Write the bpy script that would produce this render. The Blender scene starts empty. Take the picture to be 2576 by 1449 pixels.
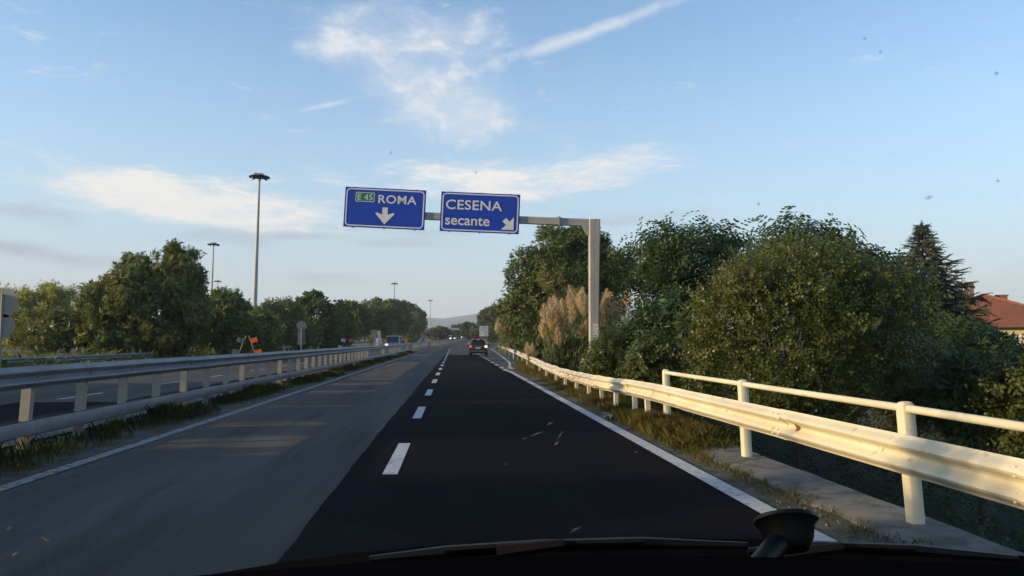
import bpy, math, random
import numpy as np
from mathutils import Vector, Matrix, Euler
R_ = math.radians
rng = np.random.default_rng(7)
random.seed(7)
sc = bpy.context.scene
col = sc.collection

# ------------------------------------------------------------------ camera, world, sun, exposure
FPX, CX, CY = 2020.0, 1288.0, 724.5            # focal length and centre in a 2575 px wide copy of the frame
CAM_H, YAW, PITCH = 1.5, 4.13, 3.77
cam_d = bpy.data.cameras.new('camera')
cam = bpy.data.objects.new('camera', cam_d); col.objects.link(cam)
cam_d.sensor_width = 36; cam_d.lens = FPX / 2575 * 36
cam_d.clip_start = 0.02; cam_d.clip_end = 20000
cam.location = (0, 0, CAM_H)
cam.rotation_euler = (R_(90 + PITCH), 0, R_(-YAW))
sc.camera = cam
CAM_R = Euler(cam.rotation_euler).to_matrix()

def pdir(px, py):
    return CAM_R @ Vector(((px - CX) / FPX, (CY - py) / FPX, -1))
FWD = Vector((math.sin(R_(YAW)), math.cos(R_(YAW)), 0))
def at(px, py, Z):
    d = pdir(px, py)
    return Vector((0, 0, CAM_H)) + d * (Z / d.dot(FWD))

SUN_EL, SUN_BEHIND = 13.0, 9.0                  # low sun on the left, a little behind the camera
sv = Vector((-math.cos(R_(SUN_BEHIND)) * math.cos(R_(SUN_EL)), -math.sin(R_(SUN_BEHIND)) * math.cos(R_(SUN_EL)), math.sin(R_(SUN_EL))))
sun_d = bpy.data.lights.new('sun', 'SUN'); sun = bpy.data.objects.new('sun', sun_d); col.objects.link(sun)
sun_d.energy = 3.3; sun_d.angle = R_(0.5); sun_d.color = (1.0, 0.75, 0.43)
sun.rotation_euler = (-sv).to_track_quat('-Z', 'Y').to_euler()
sun.location = (-30, -10, 30)

SKY_S = 0.15; EXPO = 0.92
world = bpy.data.worlds.new('World'); sc.world = world; world.use_nodes = True
wt = world.node_tree; wt.nodes.clear()
def wn(t, **k):
    n = wt.nodes.new(t)
    for a, b in k.items(): setattr(n, a, b)
    return n
def wmath(op, a, b=None, clamp=False):
    n = wn('ShaderNodeMath', operation=op); n.use_clamp = clamp
    for i, v in enumerate((a, b)):
        if v is None: continue
        if isinstance(v, (int, float)): n.inputs[i].default_value = v
        else: wt.links.new(v, n.inputs[i])
    return n.outputs[0]
out = wn('ShaderNodeOutputWorld'); bg = wn('ShaderNodeBackground'); bg.inputs['Strength'].default_value = SKY_S
sky = wn('ShaderNodeTexSky', sky_type='NISHITA'); sky.sun_disc = False
sky.sun_elevation = R_(SUN_EL); sky.sun_rotation = math.atan2(sv.x, sv.y)
sky.altitude = 50; sky.air_density = 0.95; sky.dust_density = 0.4; sky.ozone_density = 2.2
tc = wn('ShaderNodeTexCoord'); sep = wn('ShaderNodeSeparateXYZ'); wt.links.new(tc.outputs['Generated'], sep.inputs[0])
az = wmath('ARCTAN2', sep.outputs[0], sep.outputs[1]); el = wmath('ARCSINE', sep.outputs[2])
comb = wn('ShaderNodeCombineXYZ'); wt.links.new(az, comb.inputs[0]); wt.links.new(el, comb.inputs[1])
AE = comb.outputs[0]
def blob(px, py, hw, hh, rot, amt):
    d = pdir(px, py).normalized()
    m = wn('ShaderNodeMapping', vector_type='TEXTURE')
    m.inputs['Location'].default_value = (math.atan2(d.x, d.y), math.asin(d.z), 0)
    m.inputs['Rotation'].default_value = (0, 0, R_(rot))
    m.inputs['Scale'].default_value = (hw / FPX, hh / FPX, 1)
    wt.links.new(AE, m.inputs['Vector'])
    g = wn('ShaderNodeTexGradient', gradient_type='SPHERICAL'); wt.links.new(m.outputs[0], g.inputs[0])
    return wmath('MULTIPLY', g.outputs['Fac'], amt)
def blobs(lst):
    s = None
    for b in lst:
        v = blob(*b); s = v if s is None else wmath('ADD', s, v)
    return s
def wnoise(sx, sy, rot, scale, detail, rough, dist):
    m = wn('ShaderNodeMapping'); m.inputs['Scale'].default_value = (sx, sy, 1); m.inputs['Rotation'].default_value = (0, 0, R_(rot))
    wt.links.new(AE, m.inputs['Vector'])
    n = wn('ShaderNodeTexNoise'); n.inputs['Scale'].default_value = scale; n.inputs['Detail'].default_value = detail
    n.inputs['Roughness'].default_value = rough; n.inputs['Distortion'].default_value = dist
    wt.links.new(m.outputs[0], n.inputs['Vector']); return n.outputs['Fac']
# high cirrus clouds: (x, y, half width, half height, rotation, amount)
HIGH = [(1080, 190, 330, 190, -10, 1.25), (880, 105, 260, 100, 6, 1.0), (900, 25, 230, 60, 8, .9), (1110, 290, 240, 110, -22, 1.25),
        (1215, 285, 130, 90, 30, 1.15), (1170, 105, 220, 60, 0, .8), (830, 120, 180, 36, 5, .9), (1330, 320, 90, 40, 0, .8),
        (1060, 90, 420, 230, 0, .45), (1190, 40, 200, 60, 10, .55)]
LOW = [(1320, 445, 520, 80, 4, 1.7), (1130, 425, 220, 40, -4, 1.2), (1600, 415, 260, 60, 8, 1.1), (1240, 478, 330, 46, 0, 1.3), (1560, 385, 220, 50, 10, .6),
       (400, 480, 420, 80, -4, 1.7), (560, 520, 380, 70, -8, 1.4), (330, 500, 260, 70, -8, 1.1), (650, 445, 130, 30, 5, 1.2), (830, 440, 110, 34, -14, 1.1),
       (450, 410, 90, 30, 0, .7), (240, 466, 230, 26, 4, .9), (290, 210, 90, 26, 0, .5), (600, 560, 420, 60, -4, .7), (830, 525, 300, 36, -2, .7), (40, 385, 160, 34, -4, .6),
       (60, 60, 190, 60, -50, .5), (760, 505, 420, 100, 0, .4), (1450, 560, 360, 40, 0, .3)]
TRAIL = [(1490, 80, 640, 30, 15.6, 1.25), (820, 265, 300, 14, 15.5, .8), (110, 490, 160, 14, 20, .6), (540, 560, 260, 14, 12, .5), (1190, 668, 160, 30, 14, .35)]
GREY = [(760, 590, 640, 44, 2, .95), (80, 540, 190, 46, -3, .8), (1150, 617, 260, 20, -1, .7), (1570, 560, 330, 50, 3, .8), (840, 698, 200, 20, -2, .65),
        (160, 650, 420, 50, 0, .75), (20, 618, 170, 26, -5, .8), (560, 500, 170, 26, 0, .5), (700, 405, 300, 30, 2, .35), (1080, 340, 160, 30, 8, .35),
        (2020, 553, 170, 16, 0, .5), (1500, 455, 190, 30, 0, .6)]
nh = wnoise(1, 1.5, 12, 17, 11, .62, .5); nf = wnoise(1, 2.2, -18, 60, 6, .6, .8)
nl = wnoise(1, 4.2, 3, 11, 11, .6, .6); ng = wnoise(1, 5, 0, 7, 5, .5, .2)
def mask(b, n, amp, off, hi):
    v = wmath('SUBTRACT', wmath('ADD', b, wmath('MULTIPLY', wmath('SUBTRACT', n, .5), amp)), off)
    mr = wn('ShaderNodeMapRange', interpolation_type='SMOOTHSTEP'); mr.inputs['From Min'].default_value = 0; mr.inputs['From Max'].default_value = hi
    wt.links.new(v, mr.inputs['Value']); return mr.outputs['Result']
def nmix(a, b, f):
    m = wn('ShaderNodeMix'); m.data_type = 'FLOAT'; m.inputs[0].default_value = f; wt.links.new(a, m.inputs[2]); wt.links.new(b, m.inputs[3]); return m.outputs[0]
nh2 = nmix(nh, nf, .22); nl2 = nmix(nl, wnoise(1, 4.0, 8, 40, 8, .62, .9), .35)
bh, bl = blobs(HIGH), blobs(LOW)
mh = wmath('ADD', wmath('MULTIPLY', mask(bh, nh2, 3.0, .30, 2.0), .50), wmath('MULTIPLY', mask(wmath('MULTIPLY', bh, .6), nh2, 6.5, .60, 2.0), .6), True)
ml = wmath('ADD', wmath('MULTIPLY', mask(bl, nl2, 4.5, .38, 2.1), .66), wmath('MULTIPLY', mask(wmath('MULTIPLY', bl, .62), nl2, 9.0, .55, 2.0), .62), True)
mt = mask(blobs(TRAIL), nh2, 2.4, .25, 1.1)
mg = mask(blobs(GREY), ng, 2.4, .22, .9)
def wmix(fac, a, b):
    m = wn('ShaderNodeMix'); m.data_type = 'RGBA'; m.clamp_factor = True
    wt.links.new(fac, m.inputs[0])
    for i, v in ((6, a), (7, b)):
        if isinstance(v, tuple): m.inputs[i].default_value = (*v, 1)
        else: wt.links.new(v, m.inputs[i])
    return m.outputs[2]
K = 1 / (SKY_S * 2 ** EXPO)
hz_ = wn('ShaderNodeMapRange', interpolation_type='SMOOTHSTEP'); hz_.inputs['From Min'].default_value = R_(24); hz_.inputs['From Max'].default_value = R_(-1)
wt.links.new(el, hz_.inputs['Value'])
c = wmix(wmath('MULTIPLY', hz_.outputs['Result'], .85), sky.outputs[0], (.55 * K, .66 * K, .74 * K))
hw_ = wn('ShaderNodeMapRange', interpolation_type='SMOOTHSTEP'); hw_.inputs['From Min'].default_value = R_(8); hw_.inputs['From Max'].default_value = R_(-1)
wt.links.new(el, hw_.inputs['Value'])
c = wmix(wmath('MULTIPLY', hw_.outputs['Result'], .75), c, (.70 * K, .70 * K, .70 * K))
c = wmix(wmath('MULTIPLY', mg, .75), c, (.47 * K, .48 * K, .59 * K))
c = wmix(wmath('MULTIPLY', mt, .72), c, (.84 * K, .86 * K, .92 * K))
c = wmix(wmath('MULTIPLY', mh, 1.0), c, (.87 * K, .88 * K, .92 * K))
c = wmix(wmath('MULTIPLY', ml, 1.0), c, (.97 * K, .94 * K, .91 * K))
wt.links.new(c, bg.inputs['Color']); wt.links.new(bg.outputs[0], out.inputs[0])

sc.view_settings.view_transform = 'Standard'; sc.view_settings.look = 'None'
sc.view_settings.exposure = EXPO; sc.view_settings.gamma = 1.0; sc.view_settings.use_curve_mapping = False
sc.render.engine = 'CYCLES'
sc.cycles.use_denoising = True
sc.cycles.max_bounces = 6; sc.cycles.diffuse_bounces = 3; sc.cycles.transparent_max_bounces = 8; sc.cycles.volume_bounces = 1
sc.cycles.caustics_reflective = False; sc.cycles.caustics_refractive = False

# ------------------------------------------------------------------ road shape
def bend(y):  return 1.6e-4 * max(y - 120, 0) ** 2 if y < 900 else 1.6e-4 * 780 ** 2 + 2 * 1.6e-4 * 780 * (y - 900)
def rise(y):
    t = max(y - 60, 0)
    return 2.2e-5 * t * t if t < 520 else 2.2e-5 * 520 * 520 + 2 * 2.2e-5 * 520 * (t - 520) * .4
def rp(lat, y, z=0): return Vector((lat + bend(y), y, z + rise(y)))

# ------------------------------------------------------------------ mesh helpers
class MB:
    def __init__(s): s.v = []; s.f = []; s.m = []
    def add(s, vs, fs, mi=0):
        b = len(s.v); s.v += [tuple(v) for v in vs]; s.f += [[b + i for i in f] for f in fs]; s.m += [mi] * len(fs); return s
    def box(s, c, d, mat=None, mi=0, taper=1.0):
        x, y, z = d[0] / 2, d[1] / 2, d[2] / 2
        vs = [Vector((sx * x * (taper if sz > 0 else 1), sy * y * (taper if sz > 0 else 1), sz * z)) for sz in (-1, 1) for sy in (-1, 1) for sx in (-1, 1)]
        if mat is not None: vs = [mat @ v for v in vs]
        c = Vector(c); vs = [v + c for v in vs]
        return s.add(vs, [(0, 2, 3, 1), (4, 5, 7, 6), (0, 1, 5, 4), (2, 6, 7, 3), (0, 4, 6, 2), (1, 3, 7, 5)], mi)
    def tube(s, path, radii, n=8, mi=0, cap=True):
        path = [Vector(p) for p in path]
        if isinstance(radii, (int, float)): radii = [radii] * len(path)
        vs, fs = [], []
        up = Vector((0, 0, 1))
        for i, p in enumerate(path):
            t = (path[min(i + 1, len(path) - 1)] - path[max(i - 1, 0)]).normalized()
            a = t.cross(up) if abs(t.z) < .95 else t.cross(Vector((0, 1, 0)))
            a.normalize(); b = t.cross(a)
            for k in range(n):
                q = 2 * math.pi * k / n
                vs.append(p + (a * math.cos(q) + b * math.sin(q)) * radii[i])
        for i in range(len(path) - 1):
            for k in range(n):
                fs.append((i * n + k, i * n + (k + 1) % n, (i + 1) * n + (k + 1) % n, (i + 1) * n + k))
        if cap: fs += [tuple(range(n))[::-1], tuple(range((len(path) - 1) * n, len(path) * n))]
        return s.add(vs, fs, mi)
    def sweep(s, rings, closed=True, cap=True, mi=0):
        n = len(rings[0]); vs = [v for r in rings for v in r]; fs = []
        for i in range(len(rings) - 1):
            for k in range(n if closed else n - 1):
                fs.append((i * n + k, i * n + (k + 1) % n, (i + 1) * n + (k + 1) % n, (i + 1) * n + k))
        if cap and closed: fs += [tuple(range(n))[::-1], tuple(range((len(rings) - 1) * n, len(rings) * n))]
        return s.add(vs, fs, mi)
    def lathe(s, prof, n=24, c=(0, 0, 0), mat=None, mi=0):
        rings = []
        for r, z in prof:
            ring = [Vector((r * math.cos(2 * math.pi * k / n), r * math.sin(2 * math.pi * k / n), z)) for k in range(n)]
            if mat is not None: ring = [mat @ v for v in ring]
            rings.append([v + Vector(c) for v in ring])
        return s.sweep(rings, mi=mi)
    def poly(s, pts, thick, mi=0):
        """flat polygon in local x,z; thickness along +y behind"""
        n = len(pts)
        vs = [Vector((x, 0, z)) for x, z in pts] + [Vector((x, thick, z)) for x, z in pts]
        fs = [tuple(range(n)), tuple(range(2 * n - 1, n - 1, -1))] + [(i, i + n, (i + 1) % n + n, (i + 1) % n) for i in range(n)]
        return s.add(vs, fs, mi)
    def build(s, name, mats, parent=None, smooth=None, loc=None, rot=None):
        me = bpy.data.meshes.new(name); me.from_pydata(s.v, [], s.f); me.update()
        if not isinstance(mats, (list, tuple)): mats = [mats]
        for m in mats: me.materials.append(m)
        if len(mats) > 1: me.polygons.foreach_set('material_index', s.m)
        if smooth is not None:
            me.shade_smooth()
            if smooth < 180: me.set_sharp_from_angle(angle=R_(smooth))
        return link(name, me, parent, loc, rot)
def link(name, me, parent=None, loc=None, rot=None):
    o = bpy.data.objects.new(name, me); col.objects.link(o)
    if parent is not None: o.parent = parent
    if loc is not None: o.location = loc
    if rot is not None: o.rotation_euler = rot
    return o
def tag(o, label=None, cat=None, group=None, kind=None):
    for k, v in (('label', label), ('category', cat), ('group', group), ('kind', kind)):
        if v: o[k] = v
    return o
def empty(name, loc, label, cat, group=None, rz=0):
    o = bpy.data.objects.new(name, None); col.objects.link(o); o.location = loc; o.rotation_euler = (0, 0, rz); o.empty_display_size = .2
    return tag(o, label, cat, group)
def np_mesh(name, V, F, mats, fm=None):
    me = bpy.data.meshes.new(name); k = F.shape[1]
    me.vertices.add(len(V)); me.vertices.foreach_set('co', np.ascontiguousarray(V, dtype=np.float32).ravel())
    me.loops.add(F.size); me.loops.foreach_set('vertex_index', np.ascontiguousarray(F, dtype=np.int32).ravel())
    me.polygons.add(len(F)); me.polygons.foreach_set('loop_start', np.arange(0, F.size, k, dtype=np.int32))
    for m in (mats if isinstance(mats, (list, tuple)) else [mats]): me.materials.append(m)
    if fm is not None: me.polygons.foreach_set('material_index', np.asarray(fm, dtype=np.int32))
    me.update(calc_edges=True); me.validate(); return me
def copy_tree(o, parent=None):
    c_ = o.copy(); col.objects.link(c_)
    if parent is not None: c_.parent = parent; 
    for ch in list(o.children): copy_tree(ch, c_)
    return c_

# ------------------------------------------------------------------ materials
def material(name, c1, c2=None, scale=4.0, stretch=(1, 1, 1), rough=.7, metal=0.0, bump=0.0, bscale=40.0, spec=.4, spots=None, spot_scale=6.0, spot_cut=.62, detail=8, lo=.35, hi=.65, fine=0.0, spot_soft=.07, spot_along=False):
    m = bpy.data.materials.new(name); m.use_nodes = True; t = m.node_tree; N, L = t.nodes, t.links
    b = N['Principled BSDF']; b.inputs['Roughness'].default_value = rough; b.inputs['Metallic'].default_value = metal
    b.inputs['Specular IOR Level'].default_value = spec
    tcn = N.new('ShaderNodeTexCoord'); mp = N.new('ShaderNodeMapping'); mp.inputs['Scale'].default_value = stretch
    L.new(tcn.outputs['Object'], mp.inputs[0])
    cur = None
    if c2 is None: c2 = tuple(v * .82 for v in c1)
    n = N.new('ShaderNodeTexNoise'); n.inputs['Scale'].default_value = scale; n.inputs['Detail'].default_value = detail; n.inputs['Roughness'].default_value = .6
    L.new(mp.outputs[0], n.inputs['Vector'])
    r = N.new('ShaderNodeValToRGB'); r.color_ramp.elements[0].position = lo; r.color_ramp.elements[1].position = hi
    r.color_ramp.elements[0].color = (*c1, 1); r.color_ramp.elements[1].color = (*c2, 1)
    L.new(n.outputs['Fac'], r.inputs[0]); cur = r.outputs[0]
    if fine:
        nf_ = N.new('ShaderNodeTexNoise'); nf_.inputs['Scale'].default_value = bscale * .4; nf_.inputs['Detail'].default_value = 8; nf_.inputs['Roughness'].default_value = .75
        L.new(tcn.outputs['Object'], nf_.inputs['Vector'])
        mr = N.new('ShaderNodeMapRange'); mr.inputs['From Min'].default_value = .3; mr.inputs['From Max'].default_value = .7
        mr.inputs['To Min'].default_value = 1 - fine; mr.inputs['To Max'].default_value = 1 + fine; L.new(nf_.outputs['Fac'], mr.inputs[0])
        vm = N.new('ShaderNodeVectorMath'); vm.operation = 'SCALE'; L.new(cur, vm.inputs[0]); L.new(mr.outputs[0], vm.inputs['Scale']); cur = vm.outputs[0]
    if spots:
        n2 = N.new('ShaderNodeTexNoise'); n2.inputs['Scale'].default_value = spot_scale; n2.inputs['Detail'].default_value = 7; n2.inputs['Roughness'].default_value = .65
        L.new(mp.outputs[0] if spot_along else tcn.outputs['Object'], n2.inputs['Vector'])
        r2 = N.new('ShaderNodeMapRange'); r2.inputs['From Min'].default_value = spot_cut; r2.inputs['From Max'].default_value = spot_cut + spot_soft
        L.new(n2.outputs['Fac'], r2.inputs[0])
        mx = N.new('ShaderNodeMix'); mx.data_type = 'RGBA'; L.new(r2.outputs[0], mx.inputs[0]); L.new(cur, mx.inputs[6]); mx.inputs[7].default_value = (*spots, 1); cur = mx.outputs[2]
    L.new(cur, b.inputs['Base Color'])
    if bump:
        nb = N.new('ShaderNodeTexNoise'); nb.inputs['Scale'].default_value = bscale; nb.inputs['Detail'].default_value = 5
        L.new(mp.outputs[0], nb.inputs['Vector']); bn = N.new('ShaderNodeBump'); bn.inputs['Strength'].default_value = bump; bn.inputs['Distance'].default_value = .02
        L.new(nb.outputs['Fac'], bn.inputs['Height']); L.new(bn.outputs[0], b.inputs['Normal'])
    return m
def emissive(name, colr, strength):
    m = material(name, colr, rough=.3); b = m.node_tree.nodes['Principled BSDF']
    b.inputs['Emission Color'].default_value = (*colr, 1); b.inputs['Emission Strength'].default_value = strength; return m
def leaf_mat(name, ca, cb, cc, trans=.3, big=.35, rough=.5):
    m = bpy.data.materials.new(name); m.use_nodes = True; t = m.node_tree; N, L = t.nodes, t.links
    b = N['Principled BSDF']; b.inputs['Roughness'].default_value = rough; b.inputs['Specular IOR Level'].default_value = .3
    ge = N.new('ShaderNodeNewGeometry'); rp_ = N.new('ShaderNodeValToRGB'); rp_.color_ramp.elements[0].color = (*ca, 1); rp_.color_ramp.elements[1].color = (*cb, 1)
    L.new(ge.outputs['Random Per Island'], rp_.inputs[0])
    n = N.new('ShaderNodeTexNoise'); n.inputs['Scale'].default_value = big; n.inputs['Detail'].default_value = 4
    tcn = N.new('ShaderNodeTexCoord'); L.new(tcn.outputs['Object'], n.inputs['Vector'])
    mr = N.new('ShaderNodeMapRange'); mr.inputs['From Min'].default_value = .48; mr.inputs['From Max'].default_value = .72; L.new(n.outputs['Fac'], mr.inputs[0])
    mx = N.new('ShaderNodeMix'); mx.data_type = 'RGBA'; L.new(mr.outputs[0], mx.inputs[0]); L.new(rp_.outputs[0], mx.inputs[6]); mx.inputs[7].default_value = (*cc, 1)
    L.new(mx.outputs[2], b.inputs['Base Color'])
    tr = N.new('ShaderNodeBsdfTranslucent'); sc_ = N.new('ShaderNodeVectorMath'); sc_.operation = 'MULTIPLY'; sc_.inputs[1].default_value = (1.5, 1.5, .8)
    L.new(mx.outputs[2], sc_.inputs[0]); L.new(sc_.outputs[0], tr.inputs['Color'])
    ms = N.new('ShaderNodeMixShader'); ms.inputs[0].default_value = trans
    L.new(b.outputs[0], ms.inputs[1]); L.new(tr.outputs[0], ms.inputs[2]); L.new(ms.outputs[0], N['Material Output'].inputs['Surface'])
    return m

M = {}
M['asphalt'] = material('old grey asphalt', (.118, .102, .086), (.062, .056, .051), scale=.9, stretch=(1, .09, 1), rough=.9, bump=.25, bscale=90, fine=.35, lo=.3, hi=.7, spec=.1, spots=(.046, .042, .039), spot_scale=1.5, spot_cut=.50, spot_soft=.2, spot_along=True)
M['black'] = material('new black asphalt', (.0062, .0058, .0078), (.0098, .0090, .0108), scale=.9, stretch=(1, .12, 1), rough=.9, spec=.03, bump=.3, bscale=110, fine=.4)
M['paint'] = material('white road paint', (.50, .50, .49), (.40, .40, .40), scale=6, rough=.7, spots=(.16, .16, .16), spot_scale=11, spot_cut=.57, fine=.15, bscale=60)
M['paint_worn'] = material('worn road paint', (.27, .265, .25), (.17, .165, .16), scale=5, rough=.75, spots=(.08, .075, .07), spot_scale=7, spot_cut=.52, fine=.15, bscale=60)
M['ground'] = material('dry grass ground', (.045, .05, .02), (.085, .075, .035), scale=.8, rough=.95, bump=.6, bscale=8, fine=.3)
M['deep'] = material('shaded leafy ground', (.012, .017, .008), (.02, .022, .011), scale=1.4, rough=.95, bump=.6, bscale=6, fine=.4)  # the dip's shade is put into this dark ground colour
M['dirt'] = material('dusty gravel', (.105, .092, .07), (.06, .055, .042), scale=2.2, rough=.95, bump=.5, bscale=30, fine=.3, spots=(.04, .042, .018), spot_scale=1.7, spot_cut=.5)
M['concrete'] = material('weathered concrete', (.165, .155, .135), (.105, .098, .086), scale=3, rough=.9, bump=.35, bscale=24, fine=.2, spots=(.075, .075, .055), spot_scale=2.2, spot_cut=.52)
M['galv'] = material('galvanised steel', (.25, .255, .26), (.18, .185, .19), scale=3, stretch=(1, .5, 1), rough=.55, metal=.15, bump=.05, bscale=20, spots=(.16, .15, .14), spot_scale=2.6, spot_cut=.66)
M['galvpost'] = material('dull steel post', (.37, .32, .25), (.28, .245, .20), scale=5, rough=.6, metal=.1, spots=(.2, .16, .12), spot_scale=8, spot_cut=.64)
M['cream'] = material('cream painted steel', (.74, .66, .46), (.62, .54, .37), scale=2.5, stretch=(1, .5, 1), rough=.6, bump=.12, bscale=26, spots=(.36, .29, .19), spot_scale=7, spot_cut=.60, spot_soft=.12)
M['creamold'] = material('flaking rusty paint', (.64, .58, .47), (.48, .43, .35), scale=3.5, rough=.6, bump=.25, bscale=16, spots=(.26, .13, .06), spot_scale=3.2, spot_cut=.55)
M['rust'] = material('rust', (.16, .075, .04), (.24, .12, .06), scale=9, rough=.9, bump=.3)
M['blue'] = material('blue sign sheet', (.003, .045, .40), (.003, .038, .34), scale=2, rough=.42)
M['green'] = material('green sign sheet', (.01, .16, .075), (.012, .15, .07), scale=2, rough=.45)
M['signwhite'] = material('white sign sheet', (.70, .68, .64), (.64, .62, .58), scale=3, rough=.45)
M['signback'] = material('grey sign back', (.165, .17, .175), (.12, .125, .13), scale=3, rough=.6, metal=.2)
M['shadeplate'] = material('shaded white plate', (.12, .12, .12), rough=.7)  # white trestle panel, its shade put into the colour
M['tan'] = material('beige sign back', (.42, .36, .29), (.36, .31, .25), scale=3, rough=.7)
M['beam'] = material('weathered gantry steel', (.40, .37, .33), (.31, .29, .26), scale=1.6, stretch=(1, 1, .4), rough=.6, metal=.15, spots=(.24, .20, .16), spot_scale=4, spot_cut=.62, bump=.06, bscale=20)
M['dark'] = material('dark metal', (.03, .03, .032), rough=.5)
M['orange'] = material('orange panel', (.75, .12, .015), (.68, .10, .012), scale=4, rough=.55)
M['text'] = material('black sign print', (.02, .02, .022), rough=.6)
M['brown'] = material('brown panel', (.15, .07, .04), rough=.7)
M['pole'] = material('grey lamp pole', (.44, .43, .40), (.34, .33, .32), scale=1.2, stretch=(1, 1, .3), rough=.6, metal=.15)
M['bark'] = material('bark', (.085, .065, .05), (.05, .04, .03), scale=6, stretch=(1, 1, .25), rough=.95, bump=.6, bscale=14)
M['tile'] = material('terracotta tile', (.30, .095, .05), (.20, .07, .042), scale=3, rough=.9, spots=(.13, .095, .075), spot_scale=3, spot_cut=.5, spot_soft=.2)
M['wall'] = material('yellow render', (.62, .50, .20), (.55, .44, .18), scale=1.2, rough=.9)
M['wallwhite'] = material('white window frame', (.75, .73, .7), rough=.6)
M['brickred'] = material('chimney brick', (.20, .12, .09), (.14, .09, .07), scale=5, rough=.9)
M['plastic'] = material('black dashboard plastic', (.004, .004, .0045), (.003, .003, .0035), scale=20, rough=.9, spec=0.0, bump=.1, bscale=300)
M['rubber'] = material('black rubber', (.004, .004, .004), rough=.45, spec=.18)
M['bonnet'] = material('dusty dark bonnet paint', (.0075, .006, .0055), (.004, .0035, .0035), scale=3, rough=.8, spec=0.0)
M['tyre'] = material('tyre rubber', (.012, .012, .012), rough=.85)
M['rim'] = material('alloy rim', (.4, .4, .41), rough=.35, metal=.8)
M['glass'] = material('dark car glass', (.012, .014, .016), rough=.06, spec=.8)
M['carblack'] = material('black car paint', (.008, .008, .010), rough=.18, spec=.6)
M['carsilver'] = material('silver car paint', (.20, .205, .21), rough=.3, metal=.4)
M['carwhite'] = material('white van paint', (.75, .75, .75), rough=.3)
M['cargrey'] = material('dark grey car paint', (.06, .065, .075), rough=.22, spec=.6)
M['redlens'] = material('red lamp lens', (.35, .01, .01), rough=.2)
M['redlit'] = emissive('lit red lamp', (1, .06, .05), .5)
M['amber'] = emissive('lit amber lamp', (1, .62, .30), 1.3)
M['headlit'] = emissive('lit headlamp', (1, .93, .82), 7.0)
M['plate'] = material('number plate', (.55, .55, .52), rough=.5)
M['plume'] = leaf_mat('feathery plume', (.47, .35, .26), (.60, .47, .36), (.40, .29, .21), trans=.35, big=.6)
M['robinia'] = leaf_mat('locust leaves', (.072, .104, .024), (.130, .156, .036), (.180, .165, .042), trans=.3)
M['robinia2'] = leaf_mat('dark locust leaves', (.056, .086, .022), (.100, .130, .032), (.135, .13, .034), trans=.28)
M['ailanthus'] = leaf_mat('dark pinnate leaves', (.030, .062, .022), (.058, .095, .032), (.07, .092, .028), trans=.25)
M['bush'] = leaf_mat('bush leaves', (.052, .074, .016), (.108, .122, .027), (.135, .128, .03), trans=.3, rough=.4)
M['willow'] = leaf_mat('yellow willow leaves', (.27, .26, .075), (.36, .35, .13), (.20, .21, .06), trans=.35)
M['spruce'] = leaf_mat('spruce needles', (.050, .070, .034), (.085, .098, .050), (.095, .092, .05), trans=.1)
M['reed'] = leaf_mat('reed leaves', (.17, .19, .065), (.27, .26, .11), (.13, .15, .045), trans=.35)
M['weed'] = leaf_mat('verge weeds', (.065, .080, .020), (.15, .125, .035), (.20, .15, .05), trans=.35, big=.9)
M['weedgreen'] = leaf_mat('green verge weeds', (.035, .06, .015), (.06, .085, .02), (.10, .10, .03), trans=.35, big=.9)
M['far'] = leaf_mat('distant foliage', (.05, .058, .022), (.085, .085, .03), (.12, .10, .035), trans=.25, big=.12)
M['hill'] = material('wooded hillside', (.045, .055, .03), (.09, .085, .05), scale=.006, rough=1, detail=10, spots=(.2, .17, .11), spot_scale=.012, spot_cut=.6)  # pale spots paint sunlit patches onto the slope

# ------------------------------------------------------------------ setting: ground and road
YS = [-30, -12, -6, -3, 0, 3, 6, 9, 12, 15, 18, 22, 26, 30, 36, 42, 50, 60, 72, 85, 100, 115, 130, 145, 160, 175, 190, 210, 230, 250, 275, 300, 330, 360, 400, 440, 480, 520, 580, 640, 720, 800, 900, 1000, 1200]
def interp(tab, y):
    if y <= tab[0][0]: return tab[0][1]
    for (a, b), (c_, d) in zip(tab, tab[1:]):
        if y <= c_: return b + (d - b) * (y - a) / (c_ - a)
    return tab[-1][1]
def sheet(name, l0, l1, y0, y1, off, m, parent=None, nx=1):
    f0 = l0 if callable(l0) else (lambda y: l0); f1 = l1 if callable(l1) else (lambda y: l1)
    ys = sorted(set([y0, y1] + [y for y in YS if y0 < y < y1]))
    mb = MB(); vs, fs = [], []
    for y in ys:
        for k in range(nx + 1): vs.append(rp(f0(y) + (f1(y) - f0(y)) * k / nx, y, off))
    w = nx + 1
    for i in range(len(ys) - 1):
        for k in range(nx): fs.append((i * w + k, i * w + k + 1, (i + 1) * w + k + 1, (i + 1) * w + k))
    mb.add(vs, fs); return mb.build(name, m, parent)
def right_edge(y): return interp([(41, 2.75), (46, 3.25), (60, 4.05), (91, 5.1), (142, 6.6), (165, 8.6), (190, 11.3), (230, 17), (300, 30)], y)

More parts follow.
